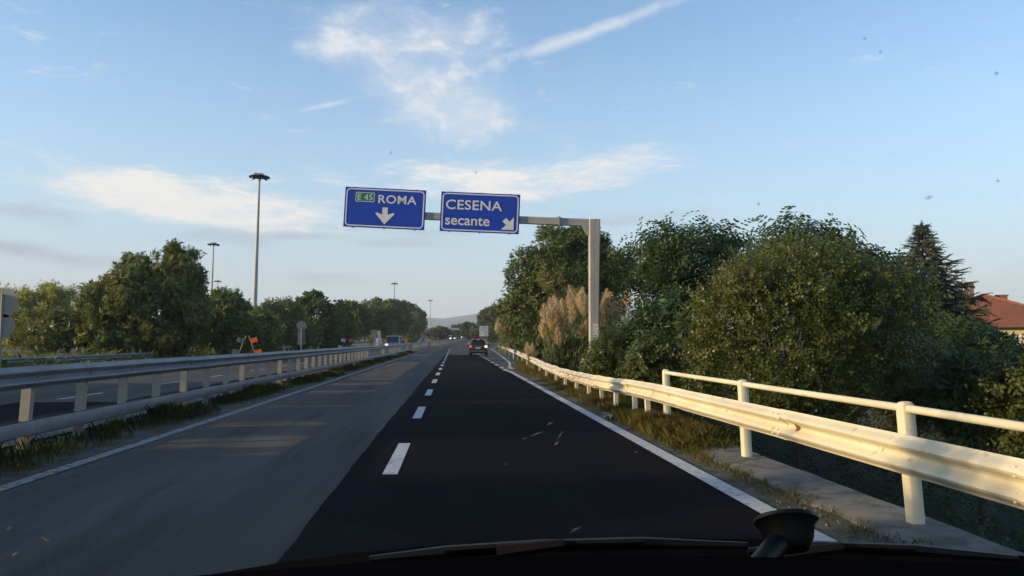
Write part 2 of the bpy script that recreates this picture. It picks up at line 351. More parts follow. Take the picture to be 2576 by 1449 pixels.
def ground_z(x, y):
    lat = x - bend(y); z = rise(y) - .10
    if lat > 3.95:
        pit = interp([(13.5, 1.0), (24, .18), (45, .12), (80, .05)], y)
        s = min(max((lat - 3.95) / .05, 0), 1) if y < 14 else min(max((lat - 4.2) / 3.0, 0), 1)
        z -= 3.3 * pit * s
        if lat > 8: z -= min((lat - 8) / 8, 1) * 3.0 * (1 - pit) * interp([(40, 1), (90, .2), (140, 0)], y)
    if lat < -19: z += min((-19 - lat) * .04, .6)
    return z
gx = [-4000, -1500, -600, -300, -160, -100, -70, -50, -40, -32, -26, -22, -19, -14, -9, -6, -3, 0, 2, 3.2, 3.9, 3.95, 4.0, 4.2, 4.8, 5.6, 6.5, 7.5, 9, 11, 13, 16, 20, 26, 34, 45, 60, 80, 110, 160, 260, 500, 1200, 4000]
gy = [-600, -200, -60, -30, -12, -6, 0, 4, 8, 11, 13.4, 13.6, 15, 17, 19, 21, 24, 27, 31, 36, 42, 50, 60, 72, 85, 100, 115, 130, 145, 160, 175, 190, 210, 230, 250, 275, 300, 330, 360, 400, 440, 480, 520, 580, 640, 720, 800, 900, 1000, 1200, 2000, 6000]
V, F = [], []
for y in gy:
    for x in gx:
        xx = x + bend(min(y, 1200)) * (1 if abs(x) < 400 else 0); V.append((xx, y, ground_z(xx, y) if y <= 1200 else rise(1200) - .1))
w = len(gx)
for j in range(len(gy) - 1):
    for i in range(w - 1): F.append((j * w + i, j * w + i + 1, (j + 1) * w + i + 1, (j + 1) * w + i))
gm = MB(); gm.v = V; gm.f = F
for j in range(len(gy) - 1):
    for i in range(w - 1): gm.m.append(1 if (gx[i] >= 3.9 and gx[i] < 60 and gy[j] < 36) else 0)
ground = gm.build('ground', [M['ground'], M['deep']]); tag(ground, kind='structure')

road = sheet('road', -4.75, right_edge, -30, 1000, 0, M['asphalt'], nx=4); tag(road, kind='structure')
YS += [q * .45 for q in range(-20, 120)]
blk = sheet('dark_asphalt', lambda y: -1.2 + interp([(20, 0), (85, .25)], y) + .008 * math.sin(y * 2.3) + .006 * math.sin(y * 6.1 + 1) + .012 * math.sin(y * .35), lambda y: 2.66 if y < 42 else 2.66, -30, 87, .004, M['black'], road, nx=2)
YS = [q for q in YS if abs(q / .45 - round(q / .45)) > 1e-6 or q in (0, 9, 18, 36)]
opp = sheet('opposite_road', -15.4, -6.65, -30, 1000, 0, M['asphalt'], nx=3); tag(opp, kind='structure')
sheet('dark_asphalt', -10.6, -6.66, -30, 20.6, .004, M['black'], opp)  # darker stretch of the opposite road up to a straight crosswise edge
def dash(lat, y0, ln, wd, parent, m=None):
    return sheet('lane_dash', lat - wd / 2, lat + wd / 2, y0, y0 + ln, .009, m or M['paint'], parent)
for k in range(-1, 20): dash(-.71, 9.2 + 6.55 * k, 2.75, .17, road)
for k in range(0, 12): dash(2.66 + .012 * k, 43.6 + 5.6 * k, 2.6, .2, road)
for k in range(-1, 22): dash(-10.1, 21.5 + 6.55 * k, 2.6, .14, opp)
sheet('edge_line', -4.66, -4.48, -30, 420, .009, M['paint_worn'], road)
sheet('edge_line', 2.66, 2.86, -30, 38.5, .010, M['paint'], road)
sheet('edge_line', -15.0, -14.85, -30, 420, .009, M['paint_worn'], opp)
sheet('edge_line', -6.9, -6.76, -30, 420, .009, M['paint_worn'], opp)
# the painted edge line wriggles outwards where the slip road opens
pts = [(2.76, 38.5), (2.70, 40.0), (2.60, 41.2), (2.66, 42.2), (2.95, 42.9), (3.2, 43.6), (3.18, 44.6), (3.16, 45.6), (3.25, 47), (3.42, 49), (3.75, 54), (4.0, 60), (4.5, 74), (5.0, 91), (5.75, 115), (6.45, 142), (8.45, 165), (11.1, 190)]
mb = MB(); L_, Rr = [], []
for i, (a, y) in enumerate(pts):
    wd = .11 if i < 8 else .08
    L_.append(rp(a - wd, y, .0105)); Rr.append(rp(a + wd, y, .0105))
mb.add(L_ + Rr, [(i, i + len(pts), i + 1 + len(pts), i + 1) for i in range(len(pts) - 1)]).build('edge_line', M['paint'], road)

# verges
ver = sheet('verge', -6.65, -4.75, -30, 420, -.02, M['dirt'], nx=3); tag(ver, kind='structure')
sheet('concrete_strip', -6.62, -6.28, -30, 200, .012, M['concrete'], ver)
rv = sheet('shoulder', lambda y: right_edge(y), lambda y: max(3.62, right_edge(y) + .55), -30, 160, -.012, M['dirt'], nx=3); tag(rv, kind='structure')
# concrete coping on the retaining wall at the right, in cast lengths
wallr = empty('retaining_wall', (0, 0, 0), 'low concrete retaining wall with flat coping under the cream guardrail', 'wall')
random.seed(5)
y = -12.0
while y < 13.4:
    ln = min(2.45, 13.6 - y); mb = MB()
    ny = 10
    ring = []
    for i in range(ny + 1):
        yy = y + .012 + (ln - .024) * i / ny
        j = .03 * math.sin(yy * 3.1) + .02 * math.sin(yy * 7.3 + 1)
        ring.append([(3.32 + j, yy, -.25), (3.30 + j * 1.2, yy, .010), (3.36 + j, yy, .035), (3.93 + j * .3, yy, .04), (3.97 + j * .3, yy, .0), (3.97 + j * .3, yy, -.25)])
    mb.sweep([[Vector(p) for p in r] for r in ring]).build('coping_slab', M['concrete'], wallr, smooth=40)
    y += ln
MB().box((3.86, .6, -1.9), (.18, 26, 3.25)).build('wall_face', M['concrete'], wallr)

# ------------------------------------------------------------------ guardrails
def wprofile(h=.31, d=.083, n=20):
    p = []
    for i in range(n + 1):
        t = i / n
        p.append((d / 2 * (1 - math.cos(4 * math.pi * t)), t * h))
    return p
def beam_piece(name, path, prof, face, m, parent, bolts=(), thick=.007, dents=None, label=None):
    """path: list of (lat, y, zbottom) ; face +1 faces +x, -1 faces -x"""
    rings = []
    for (lat, y, zb) in path:
        outer, inner = [], []
        for d, z in prof:
            dd = d
            if dents:
                for (yc, zc, ry, rz, dep) in dents:
                    q = ((y - yc) / ry) ** 2 + ((z - zc) / rz) ** 2
                    if q < 4: dd -= dep * math.exp(-q * 1.4)
            p = rp(lat + face * dd, y, zb + z); outer.append(p)
            inner.append(p + Vector((-face * thick, 0, 0)))
        rings.append(outer + inner[::-1])
    mb = MB().sweep(rings)
    for (bl, by, bz, r) in bolts:
        mat = Matrix.Rotation(R_(90), 3, 'Y')
        mb.lathe([(r, -.004), (r, .010), (r * .6, .016), (0.0001, .017)], 8, rp(bl, by, bz), mat if face > 0 else Matrix.Rotation(R_(-90), 3, 'Y'))
    o = mb.build(name, m, parent, smooth=50)
    if label: o['label'] = label
    return o
WP = wprofile()
CP = [(0, 0), (.045, 0), (.05, .006), (.05, .189), (.045, .195), (0, .195)]
random.seed(11)
g1 = empty('guardrail', (0, 0, 0), 'long grey double-rail guardrail on posts beside the left edge of our carriageway', 'guardrail', 'steel guardrails')
SP = 1.667
y = -6.7
seg = 0
while y < 176:
    ln = SP * 3; s_ = .004 * (seg % 2)
    n = 2 if y > 20 else 4
    wob = [random.uniform(-.012, .012) for _ in range(n + 1)]
    path = [(-5.885 + s_ + wob[i] * .6, y + ln * i / n - (.14 if i == 0 else 0), .84 + wob[i] * .5 - s_ * .5) for i in range(n + 1)]
    bolts = []
    if y < 45:
        for k in range(3): bolts.append((-5.872 + s_, y + SP * k + .25, .995, .022))
        for dy in (.0, .12):
            for z in (.90, .945, 1.045, 1.09): bolts.append((-5.885 + s_ + .055, y + dy, z, .014))
    beam_piece('beam', path, WP, 1, M['galv'], g1, bolts)
    beam_piece('lower_beam', [(-5.93, y - .05, .19), (-5.93, y + ln - .052, .19)], CP, 1, M['galv'], g1)
    beam_piece('lower_beam', [(-6.15, y - .05, .19), (-6.15, y + ln - .052, .19)], CP, -1, M['galv'], g1)
    for k in range(3):
        yy = y + SP * k + .25; tl = random.uniform(-.012, .012)
        mb = MB()
        mb.box((0, 0, .52), (.135, .10, 1.12)); mb.box((.092, 0, .96), (.045, .09, .16)); mb.box((.083, 0, .285), (.028, .085, .10)); mb.box((-.083, 0, .285), (.028, .085, .10))
        mb.build('post', M['galvpost'], g1, loc=rp(-6.04, yy, 0), rot=(R_(-5.5) + tl, tl * .6, random.uniform(-.05, .05)))
    y += ln; seg += 1
# the guardrail carries on round the bend
y = 178
while y < 330:
    beam_piece('beam', [(-5.6, y, .84), (-5.6, y + 9.98, .84)], WP, 1, M['galv'], g1)
    for k in range(3): MB().box((0, 0, .52), (.13, .1, 1.1)).build('post', M['galvpost'], g1, loc=rp(-5.72, y + 1 + 3.3 * k, 0))
    y += 10

def far_rail(label, pts, end_curve):
    g = empty('guardrail', (0, 0, 0), label, 'guardrail', 'steel guardrails')
    prof = [(d, z * 1.0) for d, z in wprofile(n=12)]
    for (a, b) in zip(pts, pts[1:]):
        beam_piece('beam', [a, ((a[0] + b[0]) / 2, (a[1] + b[1]) / 2 , (a[2] + b[2]) / 2), (b[0], b[1] - .03, b[2])], prof, 1, M['galv'], g)
        n = max(1, int((b[1] - a[1]) / 2.2))
        for k in range(n):
            t = (k + .5) / n
            MB().box((0, 0, .33), (.12, .08, .78)).build('post', M['galvpost'], g, loc=rp(a[0] + (b[0] - a[0]) * t - .08, a[1] + (b[1] - a[1]) * t, a[2] - .44))
    return g
far_rail('grey guardrail across the opposite road whose curved end stops short of the trees', [(-20.2 + .045 * (i), -8 + 6.5 * i, .44) for i in range(10)] + [(-20.0, 53.5, .43), (-20.3, 56, .41), (-21.2, 58, .36)], True)
far_rail('grey guardrail with blunt end further along the opposite road behind the orange trestle', [(-18.6, 87 + 9.5 * i, .62 + .022 * i) for i in range(13)], False)
# bollard-like blunt end
tag(MB().lathe([(.0, 0), (.32, 0), (.33, .5), (.30, .78), (.16, .92), (0.001, .95)], 12, rp(-19.3, 85.5, 0)).build('guardrail_terminal', M['concrete'], smooth=40), 'pale rounded block standing before the blunt end of the far guardrail', 'end block')

# right: cream rail with hand rail
g2 = empty('guardrail', (0, 0, 0), 'cream painted guardrail with dents and rust, sunlit along the right edge of our road', 'guardrail', 'steel guardrails')
RTAB = [(-10, 3.50, .468), (9, 3.50, .462), (14, 3.50, .445), (16, 3.49, .42), (18.5, 3.46, .37), (22, 3.44, .33), (26, 3.48, .32), (31, 3.60, .33), (38, 3.86, .38), (46, 4.15, .42), (60, 4.75, .44), (80, 5.5, .44), (100, 6.2, .44), (130, 7.1, .44)]
def rr(y):
    return interp([(a, b) for a, b, _ in RTAB], y), interp([(a, c_) for a, _, c_ in RTAB], y)
DENTS = [(16.9, .2, .55, .2, .05), (15.6, .1, .4, .15, .025), (8.15, .16, .16, .10, .035), (8.6, .05, .3, .08, .02), (23.5, .25, .6, .12, .05), (25.6, .1, .4, .15, .05), (28.5, .2, .5, .2, .05), (19.8, .3, .25, .06, .025), (33.5, .15, .7, .2, .05)]
edges = [-10, -6, -2, 1.2, 4.7, 8.45, 12.2, 16.0, 19.6, 23.4, 27.2, 31, 35, 39, 44, 50, 57, 65, 75, 86, 98, 112, 128]
random.seed(3)
for i, (a, b) in enumerate(zip(edges, edges[1:])):
    n = int(max(3, (b - a) / (.13 if a < 36 else 2.5))); s_ = .009 * (i % 2); path = []
    for k in range(n + 1):
        yy = a + (b - a) * k / n - (.16 if k == 0 else 0); lat, zb = rr(yy)
        wav = 0 if yy < 17 or yy > 40 else .007 * math.sin(yy * 2.1) + .005 * math.sin(yy * 4.7)
        path.append((lat - s_ + wav, yy, zb - s_ * .4 + wav * .8))
    bolts = []
    if a < 30:
        lat, zb = rr(a)
        for dy in (-.08, .06):
            for z in (.05, .10, .21, .26): bolts.append((lat - .057 - s_, a + dy, zb + z, .013))
        for pb in (2.7, 6.4, 10.15, 13.95, 14.9, 16.0, 17.8, 19.4, 21.2):
            if a <= pb < b: bolts.append((rr(pb)[0] - .008 - s_, pb, rr(pb)[1] + .155, .024))
    beam_piece('beam', path, WP, -1, M['cream'] if a < 19 else M['creamold'], g2, bolts, dents=DENTS, label='flaking rusty length of beam' if 19 < a < 36 else None)
# rust scars on the beam
def scar(yc, zc, sy, sz, seed):
    random.seed(seed); mb = MB(); vs = []
    for k in range(10):
        q = 2 * math.pi * k / 10; r = random.uniform(.7, 1.1)
        yy = yc + sy * r * math.cos(q); lat, zb = rr(yy); zz = zc + sz * r * math.sin(q); t = zz / .31
        d = .0415 * (1 - math.cos(4 * math.pi * t))
        for (dc, ez, ry, rz, dep) in DENTS:
            qq = ((yy - dc) / ry) ** 2 + ((zz - ez) / rz) ** 2
            if qq < 4: d -= dep * math.exp(-qq * 1.4)
        vs.append(Vector((lat - d - .009, yy, zb + zz)))
    c0 = sum(vs, Vector()) / 10
    mb.add(vs + [c0 + Vector((-.002, 0, 0))], [(k, (k + 1) % 10, 10) for k in range(10)]).build('rust_patch', M['rust'], g2)
scar(8.05, .155, .09, .035, 1); scar(20.3, .22, .10, .04, 2); scar(21.4, .2, .06, .05, 3); scar(24.2, .16, .12, .04, 4); scar(26.6, .16, .15, .035, 8); scar(12.9, .17, .03, .02, 5); scar(17.4, .1, .03, .03, 6)
for py in (-4.8, -1.05, 2.7, 6.4, 10.15, 13.95):
    mb = MB(); w2, d2 = .058, .062
    prof = []
    for (z, s) in ((-.25, 1), (.95, 1), (.985, .93), (1.002, .7), (1.008, .3)):
        r = .6
        ring = []
        for k in range(16):
            q = 2 * math.pi * k / 16; cx, sy = math.cos(q), math.sin(q)
            e = .42
            ring.append(Vector((w2 * s * math.copysign(abs(cx) ** e, cx), d2 * s * math.copysign(abs(sy) ** e, sy), z)))
        prof.append(ring)
    mb.sweep(prof)
    mb.box((-.085, 0, .60), (.055, .09, .20))
    mb.build('post', M['cream'], g2, smooth=40, loc=rp(3.72, py - .07, 0), rot=(R_(-6) + random.uniform(-.012, .012), random.uniform(-.01, .01), 0))
ph = [-4.8, -1.05, 2.7, 6.4, 10.15, 13.95]
for a, b in zip(ph, ph[1:]):
    MB().tube([(3.72, a + .085, .945), (3.72, (a + b) / 2, .942 + random.uniform(-.008, .004)), (3.72, b - .025, .945)], .033, 12).build('handrail', M['cream'], g2, smooth=50)
for py in (14.9, 16.0, 17.8, 19.4, 21.2, 23.5, 26, 29, 33, 37, 42, 48, 55, 63, 72, 84, 97, 111, 126):
    lat, zb = rr(py); mb = MB()
    mb.box((0, 0, (zb + .14) / 2 - .1), (.085, .11, zb + .44)); mb.box((-.062, 0, zb + .15), (.05, .08, .18))
    mb.build('post', M['cream'], g2, loc=rp(lat + .135, py, 0), rot=(R_(-4) + random.uniform(-.05, .05), random.uniform(-.04, .04), 0))
MB().box((0, 0, .6), (.62, .05, 1.25)).build('end_board', M['tan'], g2, loc=rp(7.0, 103, .25))

# ------------------------------------------------------------------ lettering
def text_mesh(txt, size, weight=.0, depth=.004, spacing=1.0):
    cu = bpy.data.curves.new('lettering', 'FONT'); cu.body = txt; cu.size = size; cu.offset = weight; cu.extrude = depth / 2; cu.space_character = spacing
    cu.resolution_u = 4
    o = bpy.data.objects.new('lettering', cu); col.objects.link(o)
    bpy.context.view_layer.update()
    dg = bpy.context.evaluated_depsgraph_get(); me = bpy.data.meshes.new_from_object(o.evaluated_get(dg))
    bpy.data.objects.remove(o); bpy.data.curves.remove(cu)
    n = len(me.vertices); co = np.zeros(n * 3, dtype=np.float32); me.vertices.foreach_get('co', co); co = co.reshape(-1, 3)
    return me, co
def lettering(txt, box, weight, m, parent, y=-.018, name='lettering', spacing=1.0):
    """box = x0, z0, x1, z1 in panel space; fits the letters to it exactly"""
    me, co = text_mesh(txt, 1.0, weight, .004, spacing)
    mn, mx = co.min(0), co.max(0); x0, z0, x1, z1 = box
    out_ = np.empty_like(co)
    out_[:, 0] = x0 + (co[:, 0] - mn[0]) / (mx[0] - mn[0]) * (x1 - x0)
    out_[:, 2] = z0 + (co[:, 1] - mn[1]) / (mx[1] - mn[1]) * (z1 - z0)
    out_[:, 1] = y - (co[:, 2] - mn[2])
    me.vertices.foreach_set('co', out_.ravel()); me.update(); me.materials.clear(); me.materials.append(m); me.name = name
    return link(name, me, parent)
def rrect(w, h, r, n=6):
    p = []
    for cx, cz, a0 in ((w / 2 - r, h / 2 - r, 0), (-w / 2 + r, h / 2 - r, 90), (-w / 2 + r, -h / 2 + r, 180), (w / 2 - r, -h / 2 + r, 270)):
        for k in range(n + 1):
            a = R_(a0 + 90 * k / n); p.append((cx + r * math.cos(a), cz + r * math.sin(a)))
    return p
def frame_mesh(w, h, r, t, y, thick=.006):
    o_, i_ = rrect(w, h, r), rrect(w - 2 * t, h - 2 * t, max(r - t, .01)); n = len(o_); mb = MB()
    vs = [Vector((x, y, z)) for x, z in o_] + [Vector((x, y, z)) for x, z in i_] + [Vector((x, y + thick, z)) for x, z in o_] + [Vector((x, y + thick, z)) for x, z in i_]
    fs = []
    for k in range(n):
        j = (k + 1) % n
        fs += [(k, n + k, n + j, j), (k, j, 2 * n + j, 2 * n + k), (n + k, 3 * n + k, 3 * n + j, n + j)]
    return mb.add(vs, fs)

# ------------------------------------------------------------------ overhead sign gantry
GZ = 31.5
gb = at(1493, 905, GZ); gbase = Vector((gb.x, gb.y, -.1))
gan = empty('sign_gantry', gbase, 'grey steel cantilever gantry holding two blue direction signs over the road', 'sign gantry')
gan.rotation_euler = (0, 0, R_(-4.0))
def GP(px, py):               # pixel on the gantry plane -> gantry local x, z
    p = at(px, py, GZ) - gbase
    return p.dot(Vector((math.cos(R_(-4)), math.sin(R_(-4)), 0))), p.z
xl, zt = GP(1481, 560); xr, _ = GP(1509, 560); xb0, zb0 = GP(1482, 905); xb1, _ = GP(1505, 905); _, ztop = GP(1509, 553)
mb = MB()
wt_, wb_ = xr - xl, xb1 - xb0; xc = (xl + xr) / 2
ztt = ztop
rings = []
for z, cxx, ww in ((zb0, (xb0 + xb1) / 2, wb_), (zb0 + (ztt - zb0) * .5, (xc + (xb0 + xb1) / 2) / 2, (wt_ + wb_) / 2), (ztt, xc, wt_)):
    h = ww / 2; c_ = .035
    rings.append([Vector(p) for p in ((cxx - h, -.2 + c_, z), (cxx - h + c_, -.2, z), (cxx - .006, -.2, z), (cxx - .004, -.194, z), (cxx + .004, -.194, z), (cxx + .006, -.2, z), (cxx + h - c_, -.2, z), (cxx + h, -.2 + c_, z), (cxx + h, .2, z), (cxx - h, .2, z))])
mb.sweep(rings); mb.build('column', M['beam'], gan, smooth=30)
mb = MB(); mb.box((xc, 0, zb0 + .03), (.70, .70, .06))
for sx in (-1, 1):
    for sy in (-1, 1): mb.lathe([(.03, 0), (.03, .12), (.02, .13), (0.001, .13)], 8, (xc + sx * .28, sy * .28, zb0 + .06))
mb.build('base_plate', M['beam'], gan)
MB().box((xc, 0, (zb0 - .9) / 2 + .0), (.62, .62, zb0 + .9), taper=.95).build('plinth', M['concrete'], gan)
# arm rises slightly to its tip
xa0, za0 = GP(1480, 565); xa1, za1 = GP(880, 543)
za0 = GP(1480, 551)[1] - .155; slope = (GP(1072, 534)[1] - GP(1480, 551)[1]) / (GP(1072, 534)[0] - GP(1480, 551)[0])
ah = .135
xj = GP(1406, 555)[0]
def armp(x, dy, dz): return Vector((x, dy, za0 + slope * (x - xa0) + dz))
def armring(x): return [armp(x, -.13, -ah), armp(x, -.13, -.012), armp(x, -.124, -.008), armp(x, -.124, .008), armp(x, -.13, .012), armp(x, -.13, ah), armp(x, .13, ah), armp(x, .13, -ah)]
MB().sweep([armring(xl + .002), armring(xj + .02)]).build('arm', M['beam'], gan)
MB().sweep([armring(xj - .02), armring(xa1 - .1)]).build('arm', M['beam'], gan)
mb = MB()
for sx in (-.012, .012):
    fl = [armp(xj + sx - .009, -.21, -.2), armp(xj + sx - .009, -.21, .2), armp(xj + sx - .009, .21, .2), armp(xj + sx - .009, .21, -.2)]
    mb.sweep([fl, [p + Vector((.018, 0, 0)) for p in fl]])
for s in (-1, 1):
    mb.add([armp(xj, -.02, s * .2), armp(xj, .02, s * .2), armp(xj + .22, .02, s * ah), armp(xj + .22, -.02, s * ah), armp(xj - .22, .02, s * ah), armp(xj - .22, -.02, s * ah)], [(0, 1, 2, 3), (0, 5, 4, 1), (0, 3, 5), (1, 4, 2)])
mb.build('flange', M['beam'], gan)
xg = GP(1463, 570)[0]
mb = MB(); p = [(xg - .02, -ah), (xl + .0, -ah), (xl, -ah - .36), (xl - .05, -ah - .36)]
f_ = [armp(x, -.125, dz) for x, dz in p]; mb.sweep([f_, [v + Vector((0, .25, 0)) for v in f_]]).build('gusset', M['beam'], gan)

def panel(x0, y0, x1, y1, x2, y2, x3, y3, label):
    """corners tl, tr, br, bl in pixels -> a sign panel empty frame"""
    tl, tr, br, bl = [Vector((*GP(a, b),)) for a, b in ((x0, y0), (x1, y1), (x2, y2), (x3, y3))]
    c0 = (tl + tr + br + bl) / 4; wv = ((tr - tl) + (br - bl)) / 2; hv = ((tl - bl) + (tr - br)) / 2
    w_, h_ = wv.length, hv.length; ang = math.atan2(wv.y, wv.x)
    mb = MB().poly([(-w_ / 2, -h_ / 2), (w_ / 2, -h_ / 2), (w_ / 2, h_ / 2), (-w_ / 2, h_ / 2)], .03)
    o = mb.build('sign_panel', [M['blue']], gan, loc=(c0.x, -.21, c0.y), rot=(R_(0), -ang, 0)); o['label'] = label
    frame_mesh(w_ * .965, h_ * .94, .16, .045, -.010).build('border', M['signwhite'], o)
    mb = MB()
    for fx in (-.38, 0, .38):
        mb.box((fx * w_, .055, 0), (.06, .05, h_ * 1.035))
    mb.build('bracket', M['beam'], o)
    return o, w_, h_
def arrow(w_, h_, cx, cz, sz, rot, o):
    pts = [(-.17, .58), (.17, .58), (.17, .12), (.56, .26), (.60, .16), (0, -.5), (-.60, .16), (-.56, .26), (-.17, .12)]
    a = R_(rot); mb = MB()
    q = [((x * math.cos(a) - z * math.sin(a)) * sz + cx, (x * math.sin(a) + z * math.cos(a)) * sz + cz) for x, z in pts]
    b = len(q); vs = [Vector((x, -.010, z)) for x, z in q] + [Vector((x, -.002, z)) for x, z in q]
    tri = [(0, 8, 2, 1), (3, 2, 5, 4), (2, 8, 5), (8, 7, 6, 5)]
    fs = [t[::-1] for t in tri] + [(i, (i + 1) % b, (i + 1) % b + b, i + b) for i in range(b)]
    mb.add(vs, fs).build('arrow', M['signwhite'], o)
o, w_, h_ = panel(872, 472, 1073, 482, 1070, 581, 867, 572, 'blue ROMA panel with green E 45 badge and arrow pointing down')
X = lambda f: -w_ / 2 + f * w_
Z = lambda f: h_ / 2 - f * h_
mb = MB().poly([(x + X(.25), z + Z(.24)) for x, z in rrect(w_ * .245, h_ * .245, .05)], .004); bd = mb.build('route_badge', M['green'], o, loc=(0, -.008, 0))
fr = frame_mesh(w_ * .235, h_ * .235, .045, .022, -.013, .004); fr.v = [(v[0] + X(.25), v[1], v[2] + Z(.24)) for v in fr.v]; fr.build('border', M['signwhite'], o)
lettering('E 45', (X(.158), Z(.315), X(.342), Z(.168)), .0, M['signwhite'], o, y=-.012)
lettering('ROMA', (X(.415), Z(.375), X(.885), Z(.165)), .012, M['signwhite'], o, y=-.006, spacing=1.06)
arrow(w_, h_, X(.505), Z(.705), .62, 0, o)
o, w_, h_ = panel(1111.5, 484, 1308.5, 492.5, 1305.5, 591, 1107.5, 583, 'blue CESENA secante panel with arrow pointing down right')
lettering('CESENA', (X(.065), Z(.44), X(.775), Z(.195)), .012, M['signwhite'], o, y=-.006, spacing=1.04)
lettering('secante', (X(.065), Z(.835), X(.625), Z(.62)), .012, M['signwhite'], o, y=-.006)
pts = [(.0, .0), (-.82, .0), (-.50, .30), (-.74, .55), (-.50, .78), (-.27, .53), (.0, .84)]
sz = .60; q = [(X(.93) + x * sz, Z(.90) + z * sz) for x, z in pts]; b = len(q)
vs = [Vector((x, -.010, z)) for x, z in q] + [Vector((x, -.002, z)) for x, z in q]
MB().add(vs, [(0, 2, 1)[::-1], (0, 5, 2)[::-1], (5, 4, 3, 2)[::-1], (0, 6, 5)[::-1]] + [(i, (i + 1) % b, (i + 1) % b + b, i + b) for i in range(b)]).build('arrow', M['signwhite'], o)
# weathered two-column vertical notice pasted on the column
x0, z0 = GP(1491, 871); x1, z1 = GP(1503.5, 815)
nt = MB().box(((x0 + x1) / 2, -.203, (z0 + z1) / 2), (x1 - x0, .006, z1 - z0)).build('notice', M['signwhite'], gan)
mb = MB(); random.seed(4)
for cxn in (.28, .72):
    zz = z0 + .03
    while zz < z1 - .05:
        hh = random.uniform(.03, .055)
        for k in range(random.choice((1, 2, 2, 3))):
            mb.box((x0 + (x1 - x0) * cxn + random.uniform(-.035, .035), -.207, zz + hh * random.uniform(.1, .9)), (random.choice((.018, .045, .06)), .003, random.choice((.010, .012, .03))))
        zz += hh + .015
mb.build('print', M['brown'], nt)

# ------------------------------------------------------------------ lamp masts
def make_mast(label):
    H = 20.0
    o = empty('lamp_mast', (0, 0, 0), label, 'lamp mast', 'tall lamp masts with ring heads')
    MB().tube([(0, 0, -.5), (0, 0, 6), (0, 0, 12), (0, 0, H)], [.30, .25, .19, .11], 14).build('pole', M['pole'], o, smooth=60)
    hd = MB().lathe([(.25, H - .05), (.9, H + .10), (1.12, H + .02), (1.14, H - .06), (.9, H - .02), (.3, H - .14)], 26).build('lamp_ring', M['dark'], o, smooth=60)
    mb = MB()
    for k in range(8):
        a = 2 * math.pi * k / 8 + .2
        m3 = Matrix.Rotation(a, 3, 'Z') @ Matrix.Rotation(R_(18), 3, 'Y')
        mb.box((.88 * math.cos(a), .88 * math.sin(a), H - .12), (.42, .26, .12), m3)
    mb.build('floodlight', M['dark'], hd)
    mb = MB(); mb.lathe([(.16, H), (.2, H + .1), (.2, H + .34), (.001, H + .38)], 12); mb.box((-.25, 0, H + .36), (.7, .3, .07)); mb.box((.3, 0, H + .28), (.22, .3, .22))
    mb.build('winch_head', M['pole'], o)
    return o
masts = [(650, 440, 'nearest and tallest lamp mast, rising left of the blue signs', 89), (533.5, 612, 'second lamp mast, beside the big tree on the left', 152), (545.5, 706, 'small lamp mast just right of the second one', 246),
         (990, 712, 'lamp mast poking above the tree row left of the road', 256), (1081, 755, 'farthest lamp mast, beside the road where it meets the hill', 363), (1880, 613, 'lamp mast mostly hidden behind pinnate trees on the right', 152)]
m0 = None
for px, py, lb, Zm in masts:
    if m0 is None: mm = m0 = make_mast(lb)
    else: mm = copy_tree(m0); mm['label'] = lb
    p = at(px - (4 if Zm < 100 else 0), py, Zm); mm.location = (p.x, p.y, p.z - 20.2)
    if Zm < 100: mm.rotation_euler = (0, R_(.9), 0)

